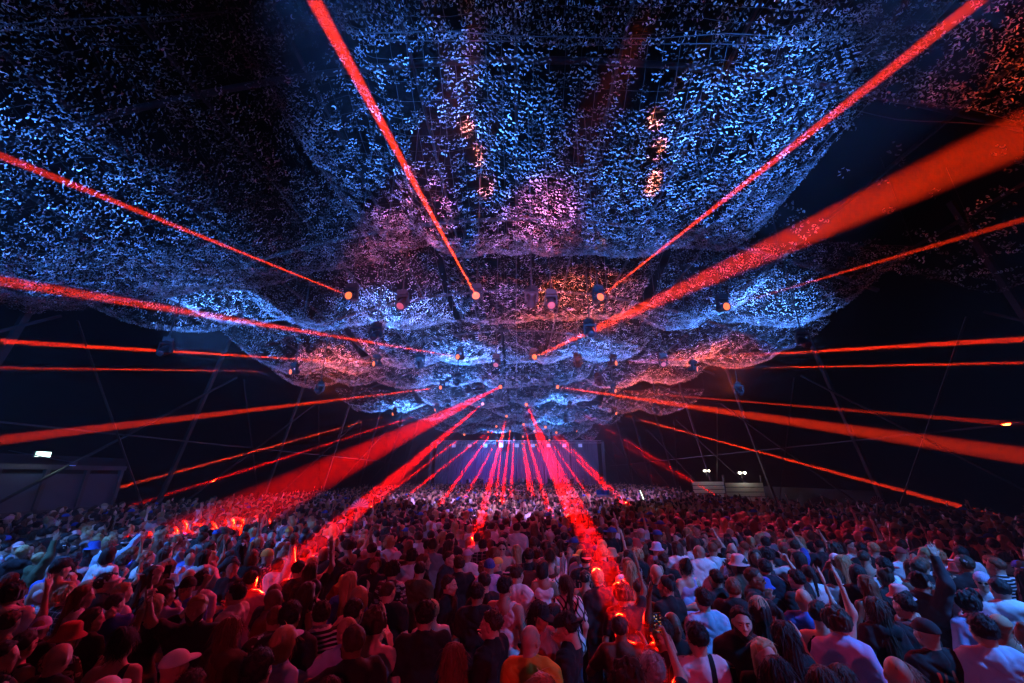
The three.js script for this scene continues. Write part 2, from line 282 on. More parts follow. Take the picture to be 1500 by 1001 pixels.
const roofTop = (x) => 17.8 - 5 * Math.pow(x / WALL, 2);
// source pixel, row, end pixel, depth at the end (0: lands on the crowd at head height), spread, strength
const beams = [
  [697, 433, 0, 460, 0, 4.2, 0.0075, 1.1], [880, 435, 0, 1432, 2, 4.6, 0.0075, 0.85], [510, 433, 0, 0, 228, 5.6, 0.0065, 0.5], [1065, 449, 0, 1420, 345, 7.5, 0.0065, 0.25],
  [670, 523, 1, 100, 428, 9.5, 0.0088, 1.1], [783, 523, 1, 1480, 205, 5.5, 0.02, 1], [547, 533, 1, 0, 500, 12, 0.0065, 1], [903, 532, 1, 1500, 497, 12, 0.0065, 0.9], [1022, 541, 1, 1430, 533, 15, 0.0055, 0.5], [425, 545, 1, 70, 540, 14, 0.0055, 0.35],
  [645, 568, 2, 0, 645, 12, 0.0088, 0.8], [733, 567, 2, 312, 775, 0, 0.04, 0.85], [817, 567, 2, 1480, 665, 11, 0.013, 0.9], [902, 573, 2, 1290, 605, 18, 0.0055, 0.35], 
  [575, 607, 3, 240, 697, 24, 0.0055, 0.45], [637, 601, 3, 215, 735, 0, 0.0055, 0.6], [707, 592, 3, 412, 842, 0, 0.0065, 0.6], [771, 593, 3, 916, 897, 0, 0.0065, 0.6], [838, 598, 3, 1042, 722, 0, 0.0055, 0.6], [903, 606, 3, 1310, 716, 21, 0.0055, 0.5],
  [742, 610, 4, 697, 790, 0, 0.004, 0.9], [844, 616, 4, 1038, 720, 0, 0.004, 0.5],  [799, 626, 4, 912, 742, 0, 0.004, 0.8],
  [727, 625, 5, 640, 745, 0, 0.004, 0.8], [767, 622, 5, 805, 752, 0, 0.004, 0.8], [815, 634, 5, 925, 748, 0, 0.004, 0.7], [680, 637, 5, 540, 745, 0, 0.004, 0.6], [845, 632, 5, 986, 718, 0, 0.004, 0.5],
  [715, 633, 6, 590, 732, 0, 0.004, 0.7], [747, 632, 6, 735, 738, 0, 0.004, 0.8], [783, 632, 6, 842, 772, 0, 0.004, 0.9],
  [728, 646, 7, 680, 731, 0, 0.004, 0.7], [737, 639, 7, 726, 731, 0, 0.004, 0.7], [766, 640, 7, 781, 729, 0, 0.004, 0.8], [805, 645, 7, 862, 726, 0, 0.004, 0.6],
  [753, 645, 8, 748, 727, 0, 0.004, 0.7], [765, 650, 8, 775, 723, 0, 0.004, 0.7], [785, 652, 8, 826, 723, 0, 0.004, 0.6],
];
const rowMembers = depths.map(() => []);
beams.forEach((b, i) => rowMembers[b[2]].push([b[0], i])); rowMembers.forEach((r) => r.sort((a, b) => a[0] - b[0]));
// each lamp burns deep in its barrel behind an iris; the iris sets how narrow the beam is
beams.forEach(([sx, sy, row, ex, ey, ez, spread, k], i) => {
  const a = fromPixel(sx, sy, depths[row]), b = ez ? fromPixel(ex, ey, ez) : onPlane(ex, ey, 1.6), n = rowMembers[row].findIndex((m) => m[1] === i);
  const what = spread > 0.01 ? 'wide' : ez ? 'level' : 'downward', throwM = 0.42;
  const dir = movingHead(a, b, `lamp with a ${what} red beam, ${ordinal[n]} from door side, ${ordinal[8 - row]} row from stage`, 'beam lamps under the nets', lensOn, roofTop(a.x), spread * throwM * (spread < 0.009 ? 1 : 1.15));
  spot(a.clone().addScaledVector(dir, -0.02 - throwM), b, ez ? lin(1, 0.03, 0.0035) : RED, k * (row < 3 ? 60 : 135) / (HAZE * spread), spread, 0.35, 0.0002);
});
// wash lamps: blue from the control riser and from between the rows, red on some nets; those down on the crowd are added
function wash(at, to, color, intensity, angle, lens, label, r = 0.1) {
  const dir = movingHead(at, to, label, 'wash lamps', lens, roofTop(at.x));
  spot(at.clone().addScaledVector(dir, 0.14), to, color, intensity, angle, 0.8, r);
}
for (let k = 1; k <= 8; k++) for (const [j, fx] of [[0, -11.8], [1, -4.4], [2, 3.2], [3, 10.6]]) {
  if ((k === 3 && (j === 0 || j === 2)) || (k === 4 && (j === 1 || j === 3)) || (k > 4 && (j !== 1 + (k >> 1) % 2 || k % 2))) continue;
  const x = fx + (k % 2 ? -0.6 : 1.2), red = (k === 1 && j === 2) || (k === 2 && j === 0) || (k === 2 && j === 3) || (k === 3 && j === 3);
  wash(V(x, EYE + 4.9 - 0.004 * x * x, rowZ(k) - 0.5), V(x + (j - 1.5) * 0.4, EYE + 7.2, rowZ(k) - 4.6), red ? lin(1, 0.13, 0.025) : lin(0.07, 0.26, 1), red ? 560 : k > 2 ? 1250 : 950, 0.85, red ? lensRed : lensBlue,
    `upturned ${red ? 'red' : 'blue'} wash lamp, ${ordinal[j]} place from door side, ${ordinal[8 - k]} bay from stage`);
}
// added fill lamp on a stand, unseen behind the camera riser
function addedStandLamp(x, y, z, to, color, intensity, angle, lens, label) {
  const p = V(x, y, z), dir = to.clone().sub(p).normalize(), s = thing('added_lamp_stand', `stand under the ${label}`, 'stand', 'added lamp stands behind the camera');
  s.position.set(x, 0, z);
  part(s, 'mast', rod(V(0, 0.1, 0), V(0, y - 0.45, 0), 0.035, 8), lampBlack); part(s, 'cross_arm', box(0.6, 0.05, 0.05, 0, y - 0.45, 0), lampBlack);
  for (let i = 0; i < 3; i++) part(s, 'leg', rod(V(0, 0.9, 0), V(Math.cos(i * 2.1) * 0.7, 0.02, Math.sin(i * 2.1) * 0.7), 0.02), lampBlack);
  const c = p.clone().addScaledVector(dir, -0.2), g = thing('moving_head_lamp', label, 'lamp', 'added lamps behind the camera'); g.position.copy(c);
  const yoke = part(g, 'yoke', yokeShape, lampBlack); yoke.rotation.set(0, Math.atan2(dir.x, dir.z), Math.PI); part(g, 'base', baseShape, lampBlack).rotation.z = Math.PI;
  const h = part(g, 'head', headShape, lampGrey); h.quaternion.setFromUnitVectors(V(0, 1, 0), dir); part(h, 'lens', lensShape, lens);
  spot(p.clone().addScaledVector(dir, 0.15), to, color, intensity, angle, 0.75, 0.1);
}
const up = EYE + 4.5, NET_BLUE = lin(0.05, 0.23, 1);
wash(V(-2.2, up, -1.5), V(-1.6, EYE + 6.6, -9), NET_BLUE, 1000, 0.6, lensBlue, 'blue wash lamp overhead turned up at the central net, door side one');
wash(V(4.8, up, -1.5), V(4.4, EYE + 6.6, -9), NET_BLUE, 1180, 0.6, lensBlue, 'blue wash lamp overhead turned up at the central net, stall side one');
wash(V(1.2, up - 0.6, 1.0), V(1.2, EYE + 7.2, -3.6), NET_BLUE, 200, 0.7, lensBlue, 'blue wash lamp straight above the riser turned up at the net');
wash(V(-8.0, up - 0.9, -1.5), V(-11.5, EYE + 5.0, -9.5), NET_BLUE, 760, 0.62, lensBlue, 'blue wash lamp turned at the deep sagging net');
wash(V(-8.5, up - 0.9, 1.2), V(-11, EYE + 6.2, -3.5), NET_BLUE, 190, 0.9, lensBlue, 'blue wash lamp turned up at the dim high net');
wash(V(8.2, up, -1.2), V(9.8, EYE + 6.9, -3.6), lin(1, 0.07, 0.01), 190, 0.6, lensRed, 'added red wash lamp turned up at the net high on the stall side');  // added lamp, stands in for a beam striking this net
for (const [x, aims, lab] of [[-0.9, [[686, 200], [698, 232], [712, 264]], 'door side'], [2.3, [[942, 200], [948, 236], [955, 270]], 'stall side']]) aims.forEach(([px, py], i) =>
  wash(V(x + i * 0.45, up - 0.1, -2.2), fromPixel(px, py, 9.2), lin(1, 0.18, 0.012), 6500, 0.034, lensRed, `narrow added orange lamp aimed at the ${['upper', 'middle', 'lower'][i]} part of the ${lab} net streak`));  // added out of view; the chained aims shape each streak
wash(V(-0.2, up - 0.2, -2.4), fromPixel(600, 352, 11.2), lin(1, 0.09, 0.01), 1100, 0.2, lensRed, 'red lamp aimed at the rim of the central net, door side part');
wash(V(1.4, up - 0.2, -2.4), fromPixel(775, 372, 11.2), lin(1, 0.09, 0.01), 950, 0.22, lensRed, 'red lamp aimed at the rim of the central net, stall side part');
wash(V(-10.5, EYE + 3.4, -5.2), V(-8.4, 1.2, -9.2), lin(0.06, 0.27, 1), 330, 0.7, lensBlue, 'blue lamp lowered on the crowd at the door side');
wash(V(8.8, EYE + 5.0, -2.4), V(5.6, 1.2, -5.4), lin(0.06, 0.27, 1), 520, 0.6, lensBlue, 'blue lamp lowered on the crowd at the stall side');
addedStandLamp(0.8, 5.4, 8, V(0.9, 1.2, -5), lin(1, 0.03, 0.16), 100, 0.36, lensRed, 'added magenta lamp lowered on the middle of the crowd');  // added to tint the backs of the near crowd
for (const [x, tx, k, tz, c, I, nm] of [[-4, -5, 1, -6, lin(1, 0.02, 0.03), 125, 'next to a level beam lamp'], [1.2, 1.2, 1, -5.5, lin(1, 0.03, 0.02), 160, 'on the hall axis'], [7.7, 6.5, 2, -12, lin(1, 0.02, 0.1), 430, 'between axis and stalls'], [-1.1, -2.5, 2, -12, lin(1, 0.02, 0.16), 420, 'on the door side of the axis']])
  wash(V(x, EYE + 5.5, rowZ(k) + 0.4), V(tx, 1.4, tz), c, I, 0.46, lensRed, `added red wash lamp tipped down at the crowd, ${nm}`);  // added to redden the crowd beyond what the beams give
for (const [x, tx, k, tz, I, nm] of [[0.5, 0, 1, -20, 950, 'near'], [-5, -5, 2, -32, 1100, 'middle'], [3.2, 6, 2, -32, 1100, 'stall side middle']])
  wash(V(x, EYE + 5.4, rowZ(k) + 0.6), V(tx, 1.2, tz), lin(0.55, 0.3, 1), I, 0.46, lensBlue, `lilac wash lamp facing the stage over the ${nm} crowd`);

// ---------- people ----------
function surfaceNet(f, lo, hi, c) {
  const n = [0, 1, 2].map((a) => Math.ceil((hi[a] - lo[a]) / c) + 1), [nx, ny, nz] = n, val = new Float32Array(nx * ny * nz), id = (i, j, k) => i + nx * (j + ny * k);
  for (let k = 0; k < nz; k++) for (let j = 0; j < ny; j++) for (let i = 0; i < nx; i++) val[id(i, j, k)] = f(lo[0] + i * c, lo[1] + j * c, lo[2] + k * c);
  const cell = new Int32Array(nx * ny * nz).fill(-1), pos = [], idx = [];
  const E = [[0, 1], [2, 3], [4, 5], [6, 7], [0, 2], [1, 3], [4, 6], [5, 7], [0, 4], [1, 5], [2, 6], [3, 7]], v = new Float32Array(8);
  for (let k = 0; k < nz - 1; k++) for (let j = 0; j < ny - 1; j++) for (let i = 0; i < nx - 1; i++) {
    let m = 0; for (let q = 0; q < 8; q++) { v[q] = val[id(i + (q & 1), j + (q >> 1 & 1), k + (q >> 2))]; if (v[q] < 0) m |= 1 << q; }
    if (!m || m === 255) continue;
    let x = 0, y = 0, z = 0, s = 0;
    for (const [a, b] of E) if ((v[a] < 0) !== (v[b] < 0)) { const t = v[a] / (v[a] - v[b]); x += (a & 1) + ((b & 1) - (a & 1)) * t; y += (a >> 1 & 1) + ((b >> 1 & 1) - (a >> 1 & 1)) * t; z += (a >> 2) + ((b >> 2) - (a >> 2)) * t; s++; }
    cell[id(i, j, k)] = pos.length / 3; pos.push(lo[0] + (i + x / s) * c, lo[1] + (j + y / s) * c, lo[2] + (k + z / s) * c);
  }
  const quad = (a, b, d, e, flip) => { if (a < 0 || b < 0 || d < 0 || e < 0) return; if (flip) idx.push(a, d, b, a, e, d); else idx.push(a, b, d, a, d, e); };
  for (let k = 1; k < nz - 1; k++) for (let j = 1; j < ny - 1; j++) for (let i = 1; i < nx - 1; i++) {
    const o = val[id(i, j, k)] < 0;
    if (o !== val[id(i + 1, j, k)] < 0) quad(cell[id(i, j - 1, k - 1)], cell[id(i, j, k - 1)], cell[id(i, j, k)], cell[id(i, j - 1, k)], !o);
    if (o !== val[id(i, j + 1, k)] < 0) quad(cell[id(i - 1, j, k - 1)], cell[id(i - 1, j, k)], cell[id(i, j, k)], cell[id(i, j, k - 1)], !o);
    if (o !== val[id(i, j, k + 1)] < 0) quad(cell[id(i - 1, j - 1, k)], cell[id(i, j - 1, k)], cell[id(i, j, k)], cell[id(i - 1, j, k)], !o);
  }
  const nor = new Float32Array(pos.length), e = c * 0.5;
  for (let q = 0; q < pos.length; q += 3) {
    const x = pos[q], y = pos[q + 1], z = pos[q + 2], a = f(x + e, y, z) - f(x - e, y, z), b = f(x, y + e, z) - f(x, y - e, z), d = f(x, y, z + e) - f(x, y, z - e), l = Math.hypot(a, b, d) || 1;
    nor[q] = a / l; nor[q + 1] = b / l; nor[q + 2] = d / l;
  }
  const g = new THREE.BufferGeometry(); g.setAttribute('position', new THREE.Float32BufferAttribute(pos, 3)); g.setAttribute('normal', new THREE.BufferAttribute(nor, 3)); g.setIndex(idx);
  return g;
}
// a bone: tapered capsule, squashed in depth by zs
const bone = (a, b, ra, rb, zs = 1) => ({ a, b, ra, rb, zs, d: [b[0] - a[0], b[1] - a[1], (b[2] - a[2]) * zs], l: (b[0] - a[0]) ** 2 + (b[1] - a[1]) ** 2 + ((b[2] - a[2]) * zs) ** 2 || 1e-9 });
function boneDist(o, x, y, z) {
  const px = x - o.a[0], py = y - o.a[1], pz = (z - o.a[2]) * o.zs, t = clamp((px * o.d[0] + py * o.d[1] + pz * o.d[2]) / o.l, 0, 1);
  return (Math.hypot(px - o.d[0] * t, py - o.d[1] * t, pz - o.d[2] * t) - (o.ra + (o.rb - o.ra) * t)) / (o.zs > 1 ? Math.sqrt(o.zs) : 1);
}
const smin = (a, b, k) => { const h = Math.max(k - Math.abs(a - b), 0) / k; return Math.min(a, b) - h * h * k * 0.25; };
const smax = (a, b, k) => -smin(-a, -b, k);
const field = (bones, k) => (x, y, z) => { let d = 9; for (const o of bones) { const q = boneDist(o, x, y, z); d = d > 8 ? q : smin(d, q, k); } return d; };
const ell = (x, y, z, c, r) => { const a = (x - c[0]) / r[0], b = (y - c[1]) / r[1], d = (z - c[2]) / r[2], k = Math.hypot(a, b, d); return (k - 1) * Math.min(r[0], r[1], r[2]); };

const POSES = {                                                      // elbow and wrist of the right (-x) and left (+x) arm; hand shape
  relaxed: { r: [[-0.25, 1.15, -0.03], [-0.26, 0.9, 0.07], 'loose'], l: [[0.25, 1.15, -0.03], [0.26, 0.9, 0.07], 'loose'], text: 'standing with arms down' },
  bent: { r: [[-0.26, 1.16, 0.0], [-0.11, 1.13, 0.22], 'loose'], l: [[0.26, 1.16, 0.0], [0.1, 1.17, 0.23], 'loose'], text: 'holding both hands in front' },
  drink: { r: [[-0.26, 1.17, 0.05], [-0.15, 1.32, 0.25], 'grip'], l: [[0.25, 1.15, -0.03], [0.25, 0.9, 0.08], 'loose'], text: 'lifting one hand to chest' },
  phone: { r: [[-0.3, 1.52, 0.14], [-0.24, 1.77, 0.2], 'grip'], l: [[0.25, 1.15, 0], [0.16, 1.06, 0.2], 'loose'], text: 'holding one fist up above head' },
  reach: { r: [[-0.27, 1.68, 0.06], [-0.22, 1.95, 0.08], 'open'], l: [[0.25, 1.15, -0.03], [0.27, 0.9, 0.05], 'loose'], text: 'stretching one open hand up' },
  point: { r: [[-0.32, 1.58, 0.16], [-0.3, 1.8, 0.3], 'point'], l: [[0.26, 1.15, -0.02], [0.12, 1.1, 0.2], 'loose'], text: 'pointing one finger up' },
  both: { r: [[-0.33, 1.62, 0.05], [-0.29, 1.88, 0.06], 'open'], l: [[0.33, 1.62, 0.08], [0.3, 1.88, 0.1], 'open'], text: 'raising both arms' },
  face: { r: [[-0.25, 1.17, 0.1], [-0.13, 1.44, 0.14], 'loose'], l: [[0.25, 1.15, -0.02], [0.22, 0.91, 0.1], 'loose'], text: 'touching neck with one hand' },
  dance: { r: [[-0.37, 1.24, 0.02], [-0.3, 1.42, 0.2], 'loose'], l: [[0.36, 1.22, 0.04], [0.25, 1.3, 0.24], 'loose'], text: 'dancing with elbows out' },
  lean: { r: [[-0.25, 1.15, -0.02], [-0.2, 0.92, 0.12], 'loose'], l: [[0.42, 1.33, 0.02], [0.6, 1.3, 0.1], 'loose'], text: 'laying an arm over a neighbour' },
};
function torsoBones(f) {
  const w = f ? 0.88 : 1;
  const b = [bone([-0.085 * w, 1.335, 0.005], [0.085 * w, 1.335, 0.005], 0.122 * w, 0.122 * w, 1.32), bone([-0.15 * w, 1.425, -0.005], [0.15 * w, 1.425, -0.005], 0.058, 0.058, 1.1),
    bone([-0.05, 1.13, 0], [0.05, 1.13, 0], f ? 0.092 : 0.116, f ? 0.092 : 0.116, 1.25), bone([-0.075, 0.96, -0.01], [0.075, 0.96, -0.01], f ? 0.124 : 0.112, f ? 0.124 : 0.112, 1.15), bone([0, 1.43, -0.02], [0, 1.49, -0.01], 0.075, 0.06)];
  if (f) for (const s of [-1, 1]) b.push(bone([s * 0.07, 1.3, 0.085], [s * 0.068, 1.27, 0.095], 0.05, 0.045));
  return b;
}
const shoulderX = (f) => (f ? 0.16 : 0.188);
function legBones(f) {
  const w = f ? 0.94 : 1, b = [];
  for (const s of [-1, 1]) b.push(bone([s * 0.095, 0.92, 0], [s * 0.11, 0.5, 0.02], 0.088 * w, 0.058 * w), bone([s * 0.11, 0.5, 0.02], [s * 0.115, 0.09, -0.02], 0.058 * w, 0.038), bone([s * 0.115, 0.055, -0.04], [s * 0.135, 0.04, 0.13], 0.042, 0.03));
  return b;
}
function armBones(P, f, to = 2) {
  const w = f ? 0.84 : 1, b = [];
  for (const [s, A] of [[-1, P.r], [1, P.l]]) {
    const S = [s * shoulderX(f), 1.415, -0.005];
    if (to < 1) { const e = A[0].map((q, i) => mix(S[i], q, to)); b.push(bone(S, e, 0.06 * w, 0.053 * w)); continue; }
    b.push(bone(S, A[0], 0.056 * w, 0.042 * w)); if (to > 1) b.push(bone(A[0], A[1], 0.043 * w, 0.027 * w));
  }
  return b;
}
const lods = { hi: { body: 0.024, head: 0.0085, hand: 0.0075, cloth: 0.017, hair: 0.01 }, mid: { body: 0.037, head: 0.0155, hand: 0.0125, cloth: 0.034, hair: 0.018 }, far: { body: 0.052, head: 0.027, hand: 0.021, cloth: 0.055, hair: 0.03 } };
const memo = new Map(), once = (key, make) => { if (!memo.has(key)) memo.set(key, make()); return memo.get(key); };
function headField(f) {
  const j = f ? 0.93 : 1;
  return (x, y, z) => {
    const ax = Math.abs(x);
    let d = ell(x, y, z, [0, 0.03, -0.014], [0.077, 0.093, 0.099]);
    d = smin(d, ell(x, y, z, [0, -0.035, 0.022], [0.061 * j, 0.086, 0.074]), 0.03);
    d = smin(d, Math.hypot(x, y + 0.098, z - 0.064) - 0.02 * j, 0.03);
    d = smin(d, Math.hypot(ax - 0.048, y + 0.062, z - 0.012) - 0.02, 0.03);
    d = smin(d, boneDist(HB.brow, ax, y, z), 0.014);
    d = smin(d, boneDist(HB.cheek, ax, y, z), 0.022);
    d = smax(d, -(Math.hypot((ax - 0.032) * 0.8, y - 0.006, z - 0.11) - 0.016), 0.012);
    d = smin(d, Math.hypot(ax - 0.031, y - 0.006, z - 0.077) - 0.0135, 0.006);
    d = smin(d, boneDist(HB.nose, x, y, z), 0.008); d = smin(d, boneDist(HB.wing, ax, y, z), 0.006);
    d = smin(d, boneDist(HB.lip1, ax, y, z), 0.005); d = smin(d, boneDist(HB.lip2, ax, y, z), 0.005);
    d = smin(d, ell(ax, y, z, [0.079, -0.004, -0.012], [0.011, 0.033, 0.021]), 0.008);
    return smin(d, boneDist(HB.neck, x, y, z), 0.03);
  };
}
const HB = { brow: bone([0, 0.03, 0.083], [0.045, 0.032, 0.066], 0.01, 0.01), cheek: bone([0.042, -0.022, 0.062], [0.058, -0.012, 0.03], 0.016, 0.016), nose: bone([0, 0.018, 0.09], [0, -0.022, 0.109], 0.008, 0.0125), wing: bone([0, -0.026, 0.098], [0.012, -0.027, 0.094], 0.009, 0.008),
  lip1: bone([0, -0.05, 0.091], [0.02, -0.053, 0.083], 0.007, 0.005), lip2: bone([0, -0.063, 0.089], [0.018, -0.061, 0.081], 0.008, 0.005), neck: bone([0, -0.06, -0.03], [0, -0.19, -0.035], 0.056, 0.058) };
const headGeo = (f, lod) => once('head' + f + lod, () => surfaceNet(headField(f), [-0.11, -0.18, -0.135], [0.11, 0.145, 0.145], lods[lod].head));
// right hand; wrist at the origin, fingers along -y, palm towards +z, thumb at +x
function handGeo(kind, lod) {
  return once('hand' + kind + lod, () => {
    const b = [bone([0, 0.02, 0], [0, -0.03, 0], 0.027, 0.03, 1.25), bone([-0.024, -0.05, 0], [-0.026, -0.086, 0], 0.018, 0.015, 1.2), bone([0.0, -0.045, 0], [0, -0.09, 0], 0.02, 0.016, 1.2), bone([0.022, -0.045, 0], [0.026, -0.088, 0], 0.019, 0.015, 1.2)];
    const curl = { loose: 0.45, grip: 1.25, open: 0.08, point: 1.45 }[kind];
    [[-0.032, 0.056], [-0.011, 0.072], [0.011, 0.078], [0.031, 0.07]].forEach(([x, len], i) => {
      const c = kind === 'point' && i === 3 ? 0.08 : curl * (0.9 + 0.06 * i), sp = (kind === 'open' ? 0.22 : 0.06) * (i - 1.5) / 1.5, a = [x, -0.092, 0.002];
      const m = [a[0] + Math.sin(sp) * len * 0.55, a[1] - Math.cos(c) * len * 0.55, a[2] + Math.sin(c) * len * 0.55], c2 = c * 1.75, e = [m[0] + Math.sin(sp) * len * 0.45, m[1] - Math.cos(c2) * len * 0.45, m[2] + Math.sin(c2) * len * 0.45];
      b.push(bone(a, m, 0.0098, 0.009), bone(m, e, 0.009, 0.0076));
    });
    const th = kind === 'grip' || kind === 'point' ? [[0.05, -0.06, 0.026], [0.03, -0.088, 0.05]] : [[0.056, -0.058, 0.012], [0.066, -0.09, 0.022]];
    b.push(bone([0.024, -0.022, 0.006], th[0], 0.0145, 0.0115), bone(th[0], th[1], 0.0112, 0.009));
    return surfaceNet(field(b, 0.009), [-0.085, -0.2, -0.05], [0.1, 0.06, 0.115], lods[lod].hand);
  });
}
function handMatrix(A, left) {
  const e = V(...A[0]), w = V(...A[1]), d = w.clone().sub(e).normalize(), m = new THREE.Matrix4();
  const y = d.clone().negate(), inward = V(left ? -1 : 1, 0, 0.25), z = inward.addScaledVector(y, -inward.dot(y)).normalize(), x = y.clone().cross(z);
  m.makeBasis(x, y, z).setPosition(w); if (left) m.multiply(new THREE.Matrix4().makeScale(-1, 1, 1));
  return m;
}
function placed(g, m) { const c = g.clone().applyMatrix4(m); if (m.determinant() < 0) { const a = c.index.array; for (let i = 0; i < a.length; i += 3) { const t = a[i]; a[i] = a[i + 1]; a[i + 1] = t; } } return c; }
const headMatrix = (yaw, nod) => new THREE.Matrix4().compose(V(0, 1.628, 0.02), new THREE.Quaternion().setFromEuler(new THREE.Euler(nod, yaw, 0, 'YXZ')), V(1, 1, 1));
const bodyGeo = (pose, f, lod, yaw, nod) => once(['body', pose, f, lod, yaw, nod].join(), () => {
  const P = POSES[pose], trunk = once(['trunk', pose, f, lod].join(), () => surfaceNet(field([...torsoBones(f), ...legBones(f), ...armBones(P, f), bone([0, 1.45, -0.02], [0, 1.56, -0.005], 0.057, 0.053)], 0.045), [-0.7, -0.06, -0.3], [0.75, 2.0, 0.36], lods[lod].body));
  return mergeGeometries([trunk, placed(headGeo(f, lod), headMatrix(yaw, nod)), placed(handGeo(P.r[2], lod), handMatrix(P.r, false)), placed(handGeo(P.l[2], lod), handMatrix(P.l, true))]);
});
function withUv(g) {                                                 // back on the left half of the cloth texture, chest on the right half
  const p = g.attributes.position, n = g.attributes.normal, uv = new Float32Array(p.count * 2);
  for (let i = 0; i < p.count; i++) { const back = n.getZ(i) < 0; uv[i * 2] = clamp(back ? 0.25 - p.getX(i) * 0.6 : 0.75 + p.getX(i) * 0.6, back ? 0.004 : 0.504, back ? 0.496 : 0.996); uv[i * 2 + 1] = clamp((p.getY(i) - 0.82) / 0.72, 0, 1); }
  g.setAttribute('uv', new THREE.BufferAttribute(uv, 2)); return g;
}
const topGeo = (kind, pose, f, lod) => once(['top', kind, pose, f, lod].join(), () => {
  const P = POSES[pose], loose = kind === 'jacket' ? 0.03 : kind === 'tank' ? 0.012 : 0.02, arms = kind === 'tank' ? [] : armBones(P, f, kind === 'jacket' ? 2 : 0.62), k = kind === 'tank' ? 0.03 : 0.05;
  const tb = torsoBones(f); if (kind === 'tank') tb.splice(1, 1, bone([-0.085, 1.43, -0.005], [0.085, 1.43, -0.005], 0.05, 0.05)), tb.splice(4, 1);
  if (kind === 'jacket') tb.push(bone([-0.07, 1.47, -0.07], [0.07, 1.47, -0.07], 0.04, 0.04));
  const base = field([...tb, ...arms], k), sd = pose.length + (f ? 7 : 0);
  return withUv(surfaceNet((x, y, z) => {
    let d = base(x, y, z) - loose - (kind === 'tank' ? 0 : 0.02 * smooth(1.25, 0.9, y));
    d += 0.014 * noise3(x * 8 + sd, y * 6 + x * 6, z * 8) + 0.008 * (1 - 2 * Math.abs(noise3(x * 10 + y * 6, y * 13 - x * 8 + sd, z * 10))) + 0.004 * noise3(x * 26, y * 20 + sd, z * 24);
    return smax(d, 0.87 - y, 0.01);
  }, [-0.72, 0.8, -0.34], [0.78, 1.98, 0.38], lods[lod].cloth));
});
const trouserGeo = (f, lod) => once('trousers' + f + lod, () => {
  const base = field([...legBones(f).filter((_, i) => i % 3 < 2), torsoBones(f)[3]], 0.05);
  return surfaceNet((x, y, z) => smax(smax(base(x, y, z) - 0.018 + 0.008 * noise3(x * 10, y * 6, z * 10), y - 0.98, 0.01), 0.1 - y, 0.01), [-0.3, 0.04, -0.24], [0.3, 1.06, 0.24], lods[lod].cloth * 1.25);
});
const shoeGeo = (lod) => once('shoe' + lod, () => surfaceNet((x, y, z) => smax(boneDist(SB, Math.abs(x), y, z), -y, 0.01), [-0.22, -0.03, -0.16], [0.22, 0.15, 0.24], lod === 'hi' ? 0.022 : 0.03));
const SB = bone([0.115, 0.06, -0.05], [0.137, 0.045, 0.14], 0.055, 0.042);
const HAIRS = ['short', 'fade', 'long', 'ponytail', 'bun', 'curly', 'bob'];
function strands(g, style, count) {                                  // loose hairs standing off the hair's surface
  const p = g.attributes.position, n = g.attributes.normal, pos = [], idx = [], cropped = ['short', 'fade', 'curly'].includes(style), a = V(0, 0, 0), b = V(0, 0, 0), side = V(0, 0, 0);
  for (let i = 0; i < count; i++) {
    const q = Math.floor(R() * p.count), len = cropped ? RR(0.012, 0.03) : RR(0.05, 0.15); a.fromBufferAttribute(p, q); b.fromBufferAttribute(n, q);
    const dir = V(RR(-0.5, 0.5), cropped ? RR(-0.6, 0.9) : -1, RR(-0.5, 0.3)); dir.addScaledVector(b, -dir.dot(b)).normalize(); side.copy(dir).cross(b).normalize();
    const lift = cropped ? RR(0.1, 0.6) : RR(0.0, 0.12), w = cropped ? 0.0026 : 0.0034, o = pos.length / 3;
    for (let k = 0; k <= 3; k++) { const t = k / 3, c = a.clone().addScaledVector(b, 0.0015 + len * lift * t * (cropped ? 1 : 1 - t * 0.6)).addScaledVector(dir, len * t).addScaledVector(side, 0.01 * Math.sin(t * 3 + i) * len * 8), ww = w * (1 - 0.7 * t); pos.push(c.x - side.x * ww, c.y - side.y * ww, c.z - side.z * ww, c.x + side.x * ww, c.y + side.y * ww, c.z + side.z * ww); }
    for (let k = 0; k < 3; k++) { const r = o + k * 2; idx.push(r, r + 1, r + 2, r + 2, r + 1, r + 3); }
  }
  const s = new THREE.BufferGeometry().setAttribute('position', new THREE.Float32BufferAttribute(pos, 3)); s.setIndex(idx); s.computeVertexNormals();
  return mergeGeometries([g, s]);
}
const hairGeo = (style, lod) => once('hair' + style + lod, () => { const g = hairBase(style, lod); return strands(g, style, lod === 'hi' ? 650 : lod === 'mid' ? 90 : 12); });
